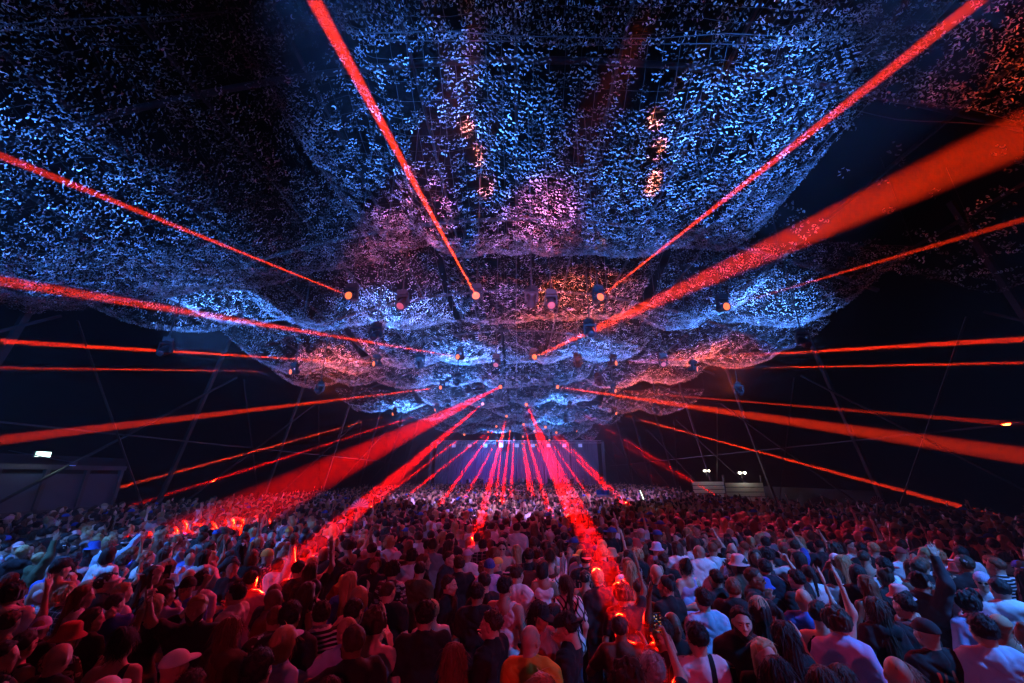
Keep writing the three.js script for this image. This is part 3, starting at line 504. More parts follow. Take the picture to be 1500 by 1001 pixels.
const hairBase = (style, lod) => once('hairbase' + style + lod, () => {
  const n = (x, y, z, s, a) => a * noise3(x * s, y * s * 0.5, z * s), strand = (x, y, z, a) => a * Math.sin(Math.atan2(x, -z - 0.02) * 26 + 3 * noise3(x * 14, y * 6, z * 14));
  const cap = (x, y, z, g) => smax(ell(x, y, z, [0, 0.034, -0.018], [0.083 + g, 0.097 + g, 0.105 + g]), (z - 0.05) * 0.86 - (y - 0.076) * 0.52, 0.015);
  const tuft = (x, y, z, a) => a * (noise3(x * 45, y * 45, z * 45) + 0.6 * noise3(x * 95, y * 60, z * 95));
  const F = {                                                        // cropped hair thins out into the skin at temples and nape
    short: (x, y, z) => cap(x, y, z, 0.01) + tuft(x, y, z, 0.006) + 0.018 * smooth(-0.015, -0.075, y) + 0.05 * smooth(-0.035, 0.01, z) * smooth(0.05, 0.01, y),
    fade: (x, y, z) => cap(x, y, z, 0.009) + tuft(x, y, z, 0.005) + 0.016 * smooth(0.05, -0.05, y) + 0.05 * smooth(-0.035, 0.01, z) * smooth(0.06, 0.02, y),
    curly: (x, y, z) => smax(cap(x, y, z, 0.028) + n(x, y, z, 42, 0.026), -0.05 - y, 0.03),
    bob: (x, y, z) => smin(smax(cap(x, y, z, 0.01), -0.06 - y, 0.02), smax(ell(x, y, z, [0, -0.03, -0.035], [0.098, 0.12, 0.095]), (z - 0.03) * 0.9, 0.02), 0.02) + strand(x, y, z, 0.003),
    long: (x, y, z) => smin(smax(cap(x, y, z, 0.012), -0.08 - y, 0.02), Math.min(boneDist(LB[0], x, y, z), boneDist(LB[1], Math.abs(x), y, z)), 0.035) + strand(x, y, z, 0.006) + n(x, y, z, 30, 0.006),
    ponytail: (x, y, z) => smin(smax(smax(cap(x, y, z, 0.006), -0.05 - y, 0.02), (z + 0.005) - 1.4 * (y - 0.01), 0.012), Math.min(boneDist(LB[2], x, y, z), boneDist(LB[3], x, y, z)), 0.015) + strand(x, y, z, 0.003),
    bun: (x, y, z) => smin(smax(smax(cap(x, y, z, 0.006), -0.05 - y, 0.02), (z + 0.005) - 1.4 * (y - 0.01), 0.012), Math.hypot(x, y - 0.12, z + 0.085) - 0.042 + n(x, y, z, 60, 0.006), 0.012),
  }[style];
  const low = style === 'long' ? -0.47 : style === 'ponytail' ? -0.36 : -0.2;
  return surfaceNet(F, [-0.16, low, -0.24], [0.16, 0.21, 0.16], lods[lod].hair * (style === 'long' ? 1.15 : 1));
});
const LB = [bone([0, -0.02, -0.07], [0, -0.36, -0.135], 0.088, 0.06, 1.5), bone([0.07, -0.03, -0.03], [0.095, -0.26, 0.0], 0.03, 0.018), bone([0, 0.06, -0.11], [0, 0.02, -0.16], 0.028, 0.034), bone([0, 0.02, -0.16], [0, -0.26, -0.17], 0.034, 0.016)];
const hatGeo = (style) => once('hat' + style, () => {
  if (style === 'bucket hat') return new THREE.LatheGeometry([[0.0, 0.15], [0.06, 0.148], [0.088, 0.125], [0.1, 0.05], [0.145, 0.012], [0.147, 0.008], [0.098, 0.042]].map(([r, y]) => new THREE.Vector2(r, y)), 24).translate(0, 0, -0.012);
  const brim = style.includes('cap');
  const g = surfaceNet((x, y, z) => {
    let d = smax(ell(x, y, z, [0, 0.036, -0.014], [0.092, brim ? 0.1 : 0.112, 0.114]), 0.028 - y + (brim ? 0.12 : 0.3) * Math.max(0, -z) * (brim ? 1 : -1) * 0.3, 0.008);
    if (brim) d = smin(d, smax(ell(x, y, z, [0, 0.04, 0.1], [0.082, 0.016, 0.098]), -z + 0.02, 0.01), 0.008);
    return d + (brim ? 0 : 0.003 * Math.sin(Math.atan2(x, z) * 30));
  }, [-0.13, -0.02, -0.15], [0.13, 0.17, 0.22], 0.0095);
  return style === 'backward cap' ? g.rotateY(Math.PI) : g;
});
const glassesGeo = once('glasses', () => merge([...[-1, 1].map((s) => new THREE.SphereGeometry(0.021, 10, 6).scale(1, 0.72, 0.28).translate(s * 0.032, 0.006, 0.098)), box(0.02, 0.005, 0.005, 0, 0.012, 0.104), ...[-1, 1].map((s) => box(0.004, 0.006, 0.1, s * 0.072, 0.01, 0.045))]));
const beardGeo = once('beard', () => surfaceNet((x, y, z) => smax(smax(Math.max(headField(0)(x, y, z) - 0.005, 0.021 - Math.hypot(x * 0.8, y + 0.055, z - 0.095)) + 0.003 * noise3(x * 70, y * 70, z * 70), y + 0.052 - 0.75 * Math.max(0, Math.abs(x) - 0.022), 0.006), -(z - 0.005 + 0.2 * (y + 0.03)), 0.006), [-0.1, -0.15, -0.02], [0.1, 0.03, 0.14], 0.0095));
const eyeGeo = new THREE.SphereGeometry(0.0062, 8, 6).scale(1.3, 0.75, 0.5), eyebrowGeo = box(0.03, 0.007, 0.01);
const packGeo = once('pack', () => surfaceNet((x, y, z) => { const q = [Math.abs(x) - 0.1, Math.abs(y - 1.24) - 0.15, Math.abs(z + 0.2) - 0.045]; return Math.hypot(...q.map((a) => Math.max(a, 0))) + Math.min(Math.max(...q), 0) - 0.04 + 0.006 * noise3(x * 14, y * 14, z * 14); }, [-0.2, 1.0, -0.34], [0.2, 1.48, -0.06], 0.02));
const strapGeo = once('strap', () => merge([-1, 1].map((s) => new THREE.TubeGeometry(new THREE.CatmullRomCurve3([V(s * 0.1, 1.4, -0.17), V(s * 0.115, 1.505, -0.03), V(s * 0.12, 1.42, 0.11), V(s * 0.14, 1.15, 0.12), V(s * 0.13, 1.1, -0.14)]), 16, 0.017, 5))));
// ---------- cloth, skin and hair colours ----------
function canvasTexture(w, h, draw) { const c = document.createElement('canvas'); c.width = w; c.height = h; const x = c.getContext('2d'); draw(x, w, h); const t = new THREE.CanvasTexture(c); t.colorSpace = THREE.SRGBColorSpace; t.wrapS = t.wrapT = THREE.RepeatWrapping; return t; }
const printed = (name, draw) => once('print' + name, () => new THREE.MeshPhysicalMaterial({ map: canvasTexture(512, 384, draw), roughness: 0.85 }));
const fill = (x, c, w, h) => { x.fillStyle = c; x.fillRect(0, 0, w, h); };
const TOPS = {
  black: ['black', mat(0.012, 0.012, 0.014, 0.9)], charcoal: ['charcoal', mat(0.035, 0.035, 0.04, 0.9)], navy: ['navy blue', mat(0.015, 0.02, 0.06, 0.85)], white: ['white', mat(0.72, 0.72, 0.74, 0.85)], cream: ['cream', mat(0.6, 0.55, 0.46, 0.85)], grey: ['grey', mat(0.22, 0.22, 0.24, 0.9)],
  sky: ['light blue', mat(0.36, 0.5, 0.68, 0.85)], blue: ['bright blue', mat(0.05, 0.12, 0.5, 0.8)], red: ['red', mat(0.4, 0.03, 0.03, 0.85)], pink: ['pink', mat(0.65, 0.3, 0.36, 0.85)], yellow: ['orange yellow', mat(0.75, 0.33, 0.02, 0.75)], olive: ['olive', mat(0.08, 0.09, 0.04, 0.9)], brown: ['brown', mat(0.1, 0.05, 0.03, 0.9)], lilac: ['lilac', mat(0.45, 0.36, 0.6, 0.85)],
  striped: ['black and white striped', printed('stripe', (x, w, h) => { fill(x, '#0c0c0e', w, h); x.fillStyle = '#cfcfd2'; for (let y = 0; y < h; y += 24) x.fillRect(0, y, w, 10); })],
  zebra: ['zebra patterned', printed('zebra', (x, w, h) => { fill(x, '#d8d2cf', w, h); x.strokeStyle = '#0a0a0c'; x.lineWidth = 6; for (let i = -4; i < 44; i++) { x.beginPath(); for (let y = 0; y <= h; y += 8) x.lineTo(i * 14 + 8 * Math.sin(y * 0.05 + i * 1.7) + y * 0.12, y); x.stroke(); } })],
  floral: ['floral patterned', printed('floral', (x, w, h) => { fill(x, '#4a1f26', w, h); for (let i = 0; i < 420; i++) { const a = R() * w, b = R() * h, r = 4 + R() * 8; x.fillStyle = pick(['#d9b7b0', '#b58a86', '#2a1014', '#e6d6ce']); for (let k = 0; k < 5; k++) { x.beginPath(); x.arc(a + Math.cos(k * 1.256) * r * 0.6, b + Math.sin(k * 1.256) * r * 0.6, r * 0.42, 0, 7); x.fill(); } } })],
  paisley: ['patterned bandana', printed('paisley', (x, w, h) => { fill(x, '#5e1d14', w, h); x.strokeStyle = '#caa595'; x.lineWidth = 2; for (let i = 0; i < 260; i++) { const a = R() * w, b = R() * h, r = 3 + R() * 9; x.beginPath(); x.arc(a, b, r, R() * 6, R() * 6 + 4.5); x.stroke(); } x.strokeRect(40, 40, 176, 300); x.strokeRect(296, 40, 176, 300); })],
  check: ['dark checked', printed('check', (x, w, h) => { fill(x, '#17171b', w, h); x.strokeStyle = '#a9a2a6'; x.lineWidth = 3; for (let i = 0; i < w; i += 32) { x.beginPath(); x.moveTo(i, 0); x.lineTo(i, h); x.stroke(); x.beginPath(); x.moveTo(0, i); x.lineTo(w, i); x.stroke(); } })],
  shimmer: ['sparkling sequin', new THREE.MeshPhysicalMaterial({ map: canvasTexture(256, 256, (x, w, h) => { fill(x, '#3a2a34', w, h); for (let i = 0; i < 1800; i++) { x.fillStyle = pick(['#f2e6ee', '#7a5566', '#b890a6']); x.fillRect(R() * w, R() * h, 3, 3); } }), roughness: 0.35, metalness: 0.5 })],
  backprint: ['black printed', printed('bars', (x, w, h) => { fill(x, '#0b0b0d', w, h); x.fillStyle = '#a8746a'; for (let i = 0; i < 9; i++) x.fillRect(78 + i * 11, 96, 8, 12); for (let i = 0; i < 6; i++) x.fillRect(84 + i * 15, 118, 6, 46); x.strokeStyle = '#a8746a'; x.lineWidth = 3; x.beginPath(); x.moveTo(66, 96); x.lineTo(66, 150); x.moveTo(186, 96); x.lineTo(186, 150); x.stroke(); })],
  redprint: ['black red-lettered', printed('redmarks', (x, w, h) => { fill(x, '#0b0b0d', w, h); x.strokeStyle = '#d8402a'; x.lineWidth = 9; x.lineCap = 'round'; for (const [a, b, c, d] of [[96, 90, 104, 150], [104, 150, 118, 150], [118, 150, 116, 92], [140, 84, 150, 160], [150, 160, 158, 130]]) { x.beginPath(); x.moveTo(a, b); x.lineTo(c, d); x.stroke(); } })],
  artprint: ['black colour-printed', printed('art', (x, w, h) => { fill(x, '#0b0b0d', w, h); for (const s of [0, 256]) { x.strokeStyle = '#8fb0b8'; x.lineWidth = 4; x.beginPath(); x.arc(s + 84, 110, 14, 0.6, 6.2); x.stroke(); x.beginPath(); x.arc(s + 150, 112, 15, 0, 6.28); x.stroke(); x.beginPath(); x.moveTo(s + 106, 118); x.lineTo(s + 130, 106); x.moveTo(s + 172, 96); x.lineTo(s + 188, 112); x.stroke(); for (let i = 0; i < 26; i++) { x.fillStyle = pick(['#7d8fd6', '#a9a0d8', '#4f9fb8', '#c06a6a']); x.fillRect(s + 80 + i * 3.2 + R() * 14, 150 + i * 5 + R() * 18, 22, 8); } } })],
  raglan: ['black and white striped-shoulder', printed('raglan', (x, w, h) => { fill(x, '#d9d6de', w, h); for (const c of [128, 384]) { x.fillStyle = '#0d0d10'; x.beginPath(); x.moveTo(c - 60, 0); x.lineTo(c - 128, 0); x.lineTo(c - 128, 300); x.lineTo(c - 74, 200); x.closePath(); x.fill(); x.beginPath(); x.moveTo(c + 60, 0); x.lineTo(c + 128, 0); x.lineTo(c + 128, 300); x.lineTo(c + 74, 200); x.closePath(); x.fill(); x.fillRect(c + 14, 0, 14, 384); x.strokeStyle = '#c7772d'; x.lineWidth = 3; x.beginPath(); x.moveTo(c - 66, 40); x.lineTo(c - 120, 66); x.moveTo(c + 66, 40); x.lineTo(c + 120, 66); x.stroke(); } })],
  track: ['navy white-striped', printed('track', (x, w, h) => { fill(x, '#0f1524', w, h); x.strokeStyle = '#c9c6cf'; x.lineWidth = 5; for (const c of [128, 384]) for (const s of [-1, 1]) { x.beginPath(); x.moveTo(c + s * 46, 0); x.lineTo(c + s * 110, 92); x.stroke(); } })],
};
const SKINS = [mat(0.58, 0.36, 0.27, 0.55), mat(0.48, 0.28, 0.2, 0.55), mat(0.36, 0.2, 0.13, 0.55), mat(0.18, 0.09, 0.055, 0.5)];
const HAIRCOL = { black: mat(0.012, 0.01, 0.01, 0.72), brown: mat(0.045, 0.024, 0.014, 0.72), auburn: mat(0.16, 0.05, 0.022, 0.68), blond: mat(0.42, 0.28, 0.13, 0.65), grey: mat(0.3, 0.29, 0.28, 0.6), blue: mat(0.04, 0.1, 0.4, 0.6) };
const HATCOL = { white: mat(0.75, 0.75, 0.77, 0.85), black: mat(0.015, 0.015, 0.017, 0.9), red: mat(0.45, 0.03, 0.03, 0.85), blue: mat(0.03, 0.09, 0.42, 0.85), tan: mat(0.4, 0.25, 0.15, 0.85), pink: mat(0.6, 0.35, 0.36, 0.85), lilac: mat(0.5, 0.42, 0.6, 0.85), yellow: mat(0.7, 0.5, 0.1, 0.8) };
const lensDark = mat(0.008, 0.008, 0.01, 0.12), eyeDark = mat(0.02, 0.014, 0.01, 0.3), trouserMats = [mat(0.015, 0.015, 0.018, 0.9), mat(0.03, 0.04, 0.07, 0.9), mat(0.06, 0.055, 0.05, 0.9)], shoeMat = mat(0.5, 0.5, 0.5, 0.7);
function person(o) {
  const f = o.f ? 1 : 0, lod = o.lod ?? 'mid', pose = o.pose ?? 'relaxed', yaw = o.yaw ?? 0, nod = o.nod ?? 0, P = POSES[pose];
  const g = thing('person', o.label, 'person', 'people in the dancing crowd'); g.position.set(o.x, 0, o.z); g.rotation.y = o.turn; g.scale.setScalar((o.h ?? 1.75) / 1.75);
  part(g, 'body', bodyGeo(pose, f, lod, yaw, nod), SKINS[o.skin ?? 0]);
  if (o.kind !== 'bare') part(g, o.kind === 'tank' ? 'tank_top' : o.kind === 'jacket' ? 'jacket' : 'shirt', topGeo(o.kind ?? 'tee', pose, f, lod), TOPS[o.top ?? 'black'][1]);
  part(g, 'trousers', trouserGeo(f, lod), trouserMats[o.legs ?? 0]); part(g, 'shoes', shoeGeo(lod), shoeMat);
  const hm = headMatrix(yaw, nod), on = (name, geo, m, local) => { const c = part(g, name, geo, m); c.applyMatrix4(local ? hm.clone().multiply(local) : hm); return c; };
  if (o.hair && !(o.hat && ['curly', 'bun', 'fade'].includes(o.hair))) on('hair', hairGeo(o.hair, lod), HAIRCOL[o.hairCol ?? 'black']);
  if (o.hat) on(o.hat.replace(/ /g, '_'), hatGeo(o.hat), HATCOL[o.hatCol ?? 'black']);
  if (o.glasses) on('sunglasses', glassesGeo, lensDark);
  if (o.beard) on('beard', beardGeo, HAIRCOL.brown);
  if (lod === 'hi' && !o.glasses) for (const s of [-1, 1]) { on('eye', eyeGeo, eyeDark, new THREE.Matrix4().makeTranslation(s * 0.031, 0.006, 0.0905)); on('eyebrow', eyebrowGeo, HAIRCOL[o.hair ? o.hairCol ?? 'black' : 'brown'], new THREE.Matrix4().makeTranslation(s * 0.033, 0.027, 0.0905)); }
  if (o.pack) { const b = part(g, 'backpack', packGeo, TOPS[o.pack][1]); part(b, 'strap', strapGeo, TOPS.black[1]); }
  g.updateMatrixWorld(true);
  if (o.holds) {                                                     // what a hand holds is a thing of its own
    const m = g.matrixWorld.clone().multiply(handMatrix(P.r, false)), h = thing(o.holds, o.holdsLabel, o.holds === 'mobile_phone' ? 'phone' : o.holds === 'drink_cup' ? 'cup' : o.holds.replace(/_/g, ' '), o.holds === 'mobile_phone' ? 'phones held up in the crowd' : undefined);
    const q = m.clone().multiply(new THREE.Matrix4().makeTranslation(0.012, -0.1, 0.036)); q.decompose(h.position, h.quaternion, h.scale); h.scale.setScalar(1); h.rotation.set(0, o.turn + Math.PI, 0);
    if (o.holds === 'mobile_phone') {
      h.position.y += 0.03;
      part(h, 'phone_case', box(0.074, 0.15, 0.008, 0, 0.0, 0), mat(0.02, 0.02, 0.02, 0.3));
      part(h, 'phone_screen', box(0.068, 0.14, 0.002, 0, 0, 0.0056), once('screen', () => new THREE.MeshPhysicalMaterial({ color: lin(0.02, 0.02, 0.02), roughness: 0.2, emissive: lin(1, 1, 1), emissiveIntensity: 0.8, emissiveMap: canvasTexture(64, 128, (x, w, hh) => { fill(x, '#0a0306', w, hh); for (let i = 0; i < 40; i++) { x.fillStyle = pick(['#ff5a20', '#c02010', '#3a6ad0', '#ffd0a0', '#400808']); x.fillRect(R() * w, R() * hh, 3 + R() * 10, 2 + R() * 7); } }) })));
      for (let i = 0; i < 2; i++) part(h, 'camera_lens', new THREE.CylinderGeometry(0.008, 0.008, 0.004, 10).rotateX(Math.PI / 2).translate(0.02, 0.05 - i * 0.025, -0.006), mat(0.05, 0.05, 0.06, 0.15));
    } else if (o.holds === 'drink_cup') {
      part(h, 'cup_wall', new THREE.CylinderGeometry(0.042, 0.032, 0.13, 16, 1, true), mat(0.5, 0.48, 0.5, 0.35, { side: THREE.DoubleSide })); part(h, 'cup_bottom', new THREE.CylinderGeometry(0.032, 0.032, 0.004, 16).translate(0, -0.063, 0), mat(0.5, 0.48, 0.5, 0.35));
    } else if (o.holds === 'light_stick') {
      h.rotation.set(0.2, o.turn + Math.PI, 0.35);
      part(h, 'glowing_tube', new THREE.CapsuleGeometry(0.016, 0.4, 4, 10).translate(0, 0.22, 0), mat(0.8, 0.9, 0.8, 0.4, { emissive: lin(0.75, 1, 0.72), emissiveIntensity: 2.6 })); part(h, 'grip', new THREE.CylinderGeometry(0.018, 0.018, 0.12, 10).translate(0, -0.03, 0), mat(0.02, 0.02, 0.02, 0.5));
      const pl = new THREE.PointLight(lin(0.75, 1, 0.75), 0.5, 0, 2); pl.position.copy(V(0.06, 0.24, 0).applyQuaternion(h.quaternion).add(h.position)); pl.name = 'light_stick_light'; pl.castShadow = true; scene.add(pl);
    } else if (o.holds === 'hand_fan') {
      const fm = mat(0.66, 0.64, 0.66, 0.8, { side: THREE.DoubleSide }), fd = mat(0.25, 0.22, 0.26, 0.8, { side: THREE.DoubleSide });
      for (let i = 0; i < 18; i++) { const a0 = -1.75 + i * 0.195, sh = new THREE.Shape([new THREE.Vector2(0, 0.02), new THREE.Vector2(Math.sin(a0) * 0.28, Math.cos(a0) * 0.28), new THREE.Vector2(Math.sin(a0 + 0.19) * 0.28, Math.cos(a0 + 0.19) * 0.28)]); part(h, 'fan_pleat', new THREE.ExtrudeGeometry(sh, { depth: 0.002, bevelEnabled: false }).rotateY(0.0).translate(0, 0, (i % 2) * 0.006), i % 2 ? fm : fd); }
      part(h, 'fan_handle', box(0.02, 0.09, 0.012, 0, -0.03, 0), fd);
    }
  }
  return g;
}

// ---------- the people one can tell apart: head pixel, then looks ----------
const AWAY = Math.PI, LEFT = -Math.PI / 2, RIGHT = Math.PI / 2;
const keys = [
  [777, 940, { turn: AWAY - 0.25, yaw: -0.35, top: 'yellow', skin: 0, label: 'bald person in an orange yellow jersey with black collar, back turned' }],
  [721, 917, { turn: LEFT - 0.5, yaw: 0.2, hair: 'fade', hairCol: 'brown', top: 'black', pose: 'face', skin: 0, label: 'pale person with cropped dark hair in profile, hand at the collar' }],
  [833, 920, { turn: LEFT - 0.4, nod: 0.3, hat: 'backward cap', hatCol: 'black', hair: 'short', top: 'black', pose: 'face', glasses: false, skin: 0, label: 'person in a black backward cap looking down, hand near the ear' }],
  [664, 972, { turn: AWAY + 0.1, f: 1, hair: 'long', hairCol: 'auburn', top: 'black', kind: 'tank', label: 'person with long auburn hair and bare shoulders at the very front' }],
  [622, 903, { turn: AWAY + 0.25, hair: 'short', top: 'black', pose: 'drink', holds: 'drink_cup', holdsLabel: 'pale plastic cup held by the broad person in black', h: 1.84, skin: 1, label: 'broad person in black with dark hair lifting a pale cup' }],
  [740, 862, { turn: AWAY - 0.35, yaw: -0.3, hair: 'short', top: 'white', kind: 'tank', h: 1.8, skin: 1, label: 'person in a white sleeveless shirt with neat dark hair' }],
  [757, 843, { turn: AWAY - 0.6, hair: 'fade', hairCol: 'brown', top: 'white', h: 1.8, skin: 0, label: 'person with a buzzed nape in a plain white tee beside the patterned backpack' }],
  [699, 872, { turn: AWAY - 0.1, hair: 'fade', top: 'black', skin: 2, label: 'person with a shaved head and black tee behind the white sleeveless shirt' }],
  [717, 833, { turn: AWAY + 0.2, hat: 'beanie', hatCol: 'blue', top: 'lilac', kind: 'jacket', skin: 1, label: 'person in a bright blue beanie and lilac jacket' }],
  [775, 815, { turn: AWAY, hair: 'short', top: 'black', pack: 'paisley', skin: 1, label: 'person carrying a patterned red backpack' }],
  [806, 816, { turn: AWAY - 0.1, f: 1, hair: 'bun', hairCol: 'brown', top: 'brown', kind: 'tank', skin: 0, label: 'person with a hair bun and bare back under thin straps' }],
  [858, 820, { turn: AWAY, hat: 'backward cap', hatCol: 'pink', hair: 'short', top: 'backprint', h: 1.82, skin: 0, label: 'person in a pale backward cap and black tee with a barred back print' }],
  [829, 858, { turn: AWAY + 0.3, f: 1, hair: 'ponytail', hairCol: 'brown', top: 'zebra', skin: 0, label: 'person with a ponytail in a zebra patterned shirt' }],
  [790, 902, { turn: 0.7, f: 1, nod: 0.25, hat: 'cap', hatCol: 'black', hair: 'long', top: 'red', skin: 1, label: 'person in a black cap looking down at the bald neighbour' }],
  [657, 858, { turn: RIGHT - 0.2, hair: 'short', hairCol: 'brown', top: 'black', h: 1.7, skin: 0, label: 'person in profile facing the stalls with brown hair and black tee' }],
  [657, 820, { turn: RIGHT - 0.4, hair: 'fade', hairCol: 'brown', top: 'charcoal', kind: 'jacket', skin: 0, label: 'person with receding hair in a charcoal jacket, in profile' }],
  [620, 824, { turn: RIGHT + 0.3, f: 1, hair: 'long', hairCol: 'auburn', top: 'black', kind: 'jacket', skin: 0, label: 'person with long auburn hair falling over a black jacket' }],
  [735, 804, { turn: 0.1, hair: 'short', glasses: true, kind: 'bare', skin: 0, label: 'bare chested person in dark sunglasses facing away from the stage' }],
  [707, 800, { turn: AWAY, hair: 'short', top: 'check', skin: 1, label: 'person in a dark checked shirt next to the bare chest' }],
  [1023, 938, { turn: AWAY - 0.1, hair: 'fade', top: 'raglan', h: 1.78, skin: 0, label: 'person with a skin fade in a black and white jersey' }],
  [1031, 880, { turn: AWAY + 0.15, hair: 'short', top: 'sky', skin: 0, label: 'person in a light blue collared shirt behind the skin fade' }],
  [1086, 912, { turn: -0.25, hair: 'short', beard: true, top: 'black', kind: 'jacket', skin: 0, h: 1.8, label: 'bearded person in a dark jacket facing the camera' }],
  [962, 842, { turn: AWAY, top: 'black', h: 1.84, skin: 0, label: 'bald broad person in black, seen from behind' }],
  [923, 836, { turn: AWAY, f: 1, hair: 'long', hairCol: 'blond', top: 'shimmer', skin: 0, label: 'person with long blond hair in a sparkling top' }],
  [957, 985, { turn: AWAY + 0.15, hair: 'short', hairCol: 'grey', top: 'black', pose: 'phone', holds: 'mobile_phone', holdsLabel: 'phone with lit screen held up by the grey haired person', h: 1.72, skin: 0, label: 'grey haired person holding a phone up high' }],
  [972, 930, { turn: LEFT + 0.5, nod: 0.35, hair: 'short', top: 'black', skin: 1, label: 'person with dark fringe looking down beside the raised phone' }],
  [1005, 832, { turn: AWAY + 0.2, f: 1, hair: 'bun', kind: 'tank', top: 'lilac', skin: 0, label: 'person with a dark bun in a thin lilac top' }],
  [1072, 818, { turn: LEFT + 0.7, hair: 'fade', hairCol: 'brown', top: 'sky', kind: 'tank', skin: 1, label: 'person in a loose light blue sleeveless top turned to the side' }],
  [1121, 833, { turn: AWAY - 0.1, hair: 'short', top: 'track', kind: 'jacket', h: 1.8, skin: 1, label: 'person in a navy track jacket with white shoulder stripes' }],
  [1050, 850, { turn: AWAY + 0.35, hair: 'fade', top: 'black', pose: 'lean', skin: 1, label: 'person in black laying an arm across a neighbour' }],
  [1178, 880, { turn: AWAY - 0.5, top: 'blue', skin: 1, label: 'bald person in a blue shirt' }],
  [1168, 850, { turn: AWAY + 0.4, hair: 'short', top: 'black', pose: 'point', skin: 0, label: 'person in black pointing a bare arm up beside the bald blue shirt' }],
  [1150, 935, { turn: AWAY, f: 1, hair: 'long', top: 'black', pose: 'drink', holds: 'mobile_phone', holdsLabel: 'phone held low by the long haired person in black', skin: 0, label: 'person with long black hair holding a phone at chest height' }],
  [1297, 832, { turn: AWAY, hair: 'short', top: 'white', h: 1.84, skin: 1, label: 'broad person in a bright white tee with black hair' }],
  [1383, 850, { turn: RIGHT + 0.4, hat: 'cap', hatCol: 'tan', hair: 'short', top: 'white', kind: 'tank', skin: 1, h: 1.8, label: 'person in a tan cap and white tank top with bare shoulders' }],
  [1327, 890, { turn: AWAY + 0.2, hair: 'fade', top: 'black', skin: 1, label: 'person with a buzz cut and black tee before the white tank top' }],
  [1284, 895, { turn: AWAY, f: 1, hair: 'long', hairCol: 'brown', top: 'black', kind: 'jacket', skin: 0, label: 'person with long brown hair in front of the bright white tee' }],
  [1442, 925, { turn: AWAY - 0.3, hair: 'short', top: 'sky', h: 1.82, skin: 1, label: 'person with dark hair in a wide light blue shirt near the stall side' }],
  [1235, 826, { turn: AWAY, f: 1, hair: 'long', hairCol: 'blond', top: 'black', skin: 0, label: 'person with straight blond hair and black tee' }],
  [1262, 806, { turn: AWAY, hair: 'short', top: 'redprint', h: 1.8, skin: 1, label: 'person in a black tee with red letter strokes on the back' }],
  [1360, 930, { turn: AWAY, hat: 'cap', hatCol: 'black', top: 'redprint', skin: 2, label: 'person in a black cap and black tee with red back lettering' }],
  [1200, 800, { turn: AWAY, hair: 'fade', top: 'charcoal', pose: 'point', skin: 0, label: 'person in charcoal pointing a finger up near the blond neighbour' }],
  [424, 905, { turn: AWAY + 0.1, hair: 'short', top: 'black', h: 1.86, skin: 0, label: 'very tall person in black with cropped dark hair' }],
  [516, 898, { turn: RIGHT + 0.9, yaw: 0.5, hair: 'short', beard: true, top: 'artprint', pose: 'drink', skin: 0, label: 'bearded person in a black tee with a colour print, hand raised' }],
  [335, 928, { turn: AWAY - 0.3, f: 1, hair: 'long', hairCol: 'auburn', top: 'brown', kind: 'jacket', skin: 0, label: 'person with long straight auburn hair in a brown jacket' }],
  [346, 872, { turn: LEFT, hair: 'short', top: 'cream', pose: 'face', skin: 1, label: 'person in a cream tee turned to the door side, hand at the mouth' }],
  [366, 852, { turn: AWAY, hair: 'fade', hairCol: 'brown', top: 'pink', skin: 0, label: 'person in a pink tee behind the cream tee' }],
  [470, 902, { turn: AWAY + 0.5, hair: 'short', top: 'striped', pose: 'drink', kind: 'jacket', skin: 0, label: 'person in a striped long sleeved shirt lifting a hand' }],
  [574, 838, { turn: AWAY, f: 1, hair: 'curly', top: 'floral', skin: 0, label: 'person with curly hair in a floral blouse' }],
  [489, 814, { turn: 0.3, hair: 'short', beard: true, glasses: true, top: 'black', kind: 'jacket', skin: 0, label: 'bearded person in dark sunglasses and black jacket facing the camera' }],
  [375, 985, { turn: AWAY, hair: 'short', top: 'black', h: 1.84, skin: 0, label: 'dark haired person in black at the very front beside the auburn hair' }],
  [436, 836, { turn: AWAY - 0.2, hair: 'fade', top: 'black', skin: 0, label: 'person with a red lit nape and black tee behind the tall one' }],
  [274, 862, { turn: 0.35, hat: 'beanie', hatCol: 'black', top: 'blue', pose: 'phone', holds: 'mobile_phone', holdsLabel: 'phone with lit screen held up beside the black beanie', skin: 2, label: 'person in a black beanie and bright blue top holding up a phone' }],
  [293, 852, { turn: AWAY, hair: 'short', top: 'white', skin: 1, label: 'person in a white tee beside the raised phone and beanie' }],
  [152, 856, { turn: RIGHT + 0.8, hat: 'cap', hatCol: 'white', hair: 'short', top: 'black', skin: 1, label: 'person in a white cap and black tee in profile' }],
  [96, 838, { turn: AWAY + 0.4, f: 1, hair: 'ponytail', top: 'lilac', pose: 'dance', skin: 0, label: 'person in a lilac tee dancing with elbows out near the loading door' }],
  [92, 806, { turn: AWAY, hat: 'cap', hatCol: 'white', hair: 'short', top: 'charcoal', skin: 1, label: 'person in a white cap and charcoal tee close to the loading door' }],
  [178, 945, { turn: AWAY + 0.2, f: 1, hair: 'bun', kind: 'tank', top: 'black', skin: 0, label: 'person with bare back and thin straps, dark bun' }],
  [186, 797, { turn: AWAY + 0.3, hat: 'backward cap', hatCol: 'white', top: 'zebra', hair: 'short', skin: 0, label: 'person in a white backward cap and zebra patterned shirt' }],
  [264, 795, { turn: AWAY - 0.5, hat: 'cap', hatCol: 'white', top: 'red', hair: 'short', skin: 1, label: 'person in a white cap and red tee' }],
  [212, 800, { turn: AWAY, top: 'white', hair: 'short', h: 1.8, skin: 0, label: 'person in a white tee among the white caps' }],
  [423, 780, { turn: AWAY, hat: 'beanie', hatCol: 'yellow', top: 'black', skin: 1, label: 'person in a yellow beanie' }],
  [962, 806, { turn: RIGHT + 0.4, hat: 'bucket hat', hatCol: 'lilac', top: 'pink', skin: 0, label: 'person in a pale bucket hat and pink tee' }],
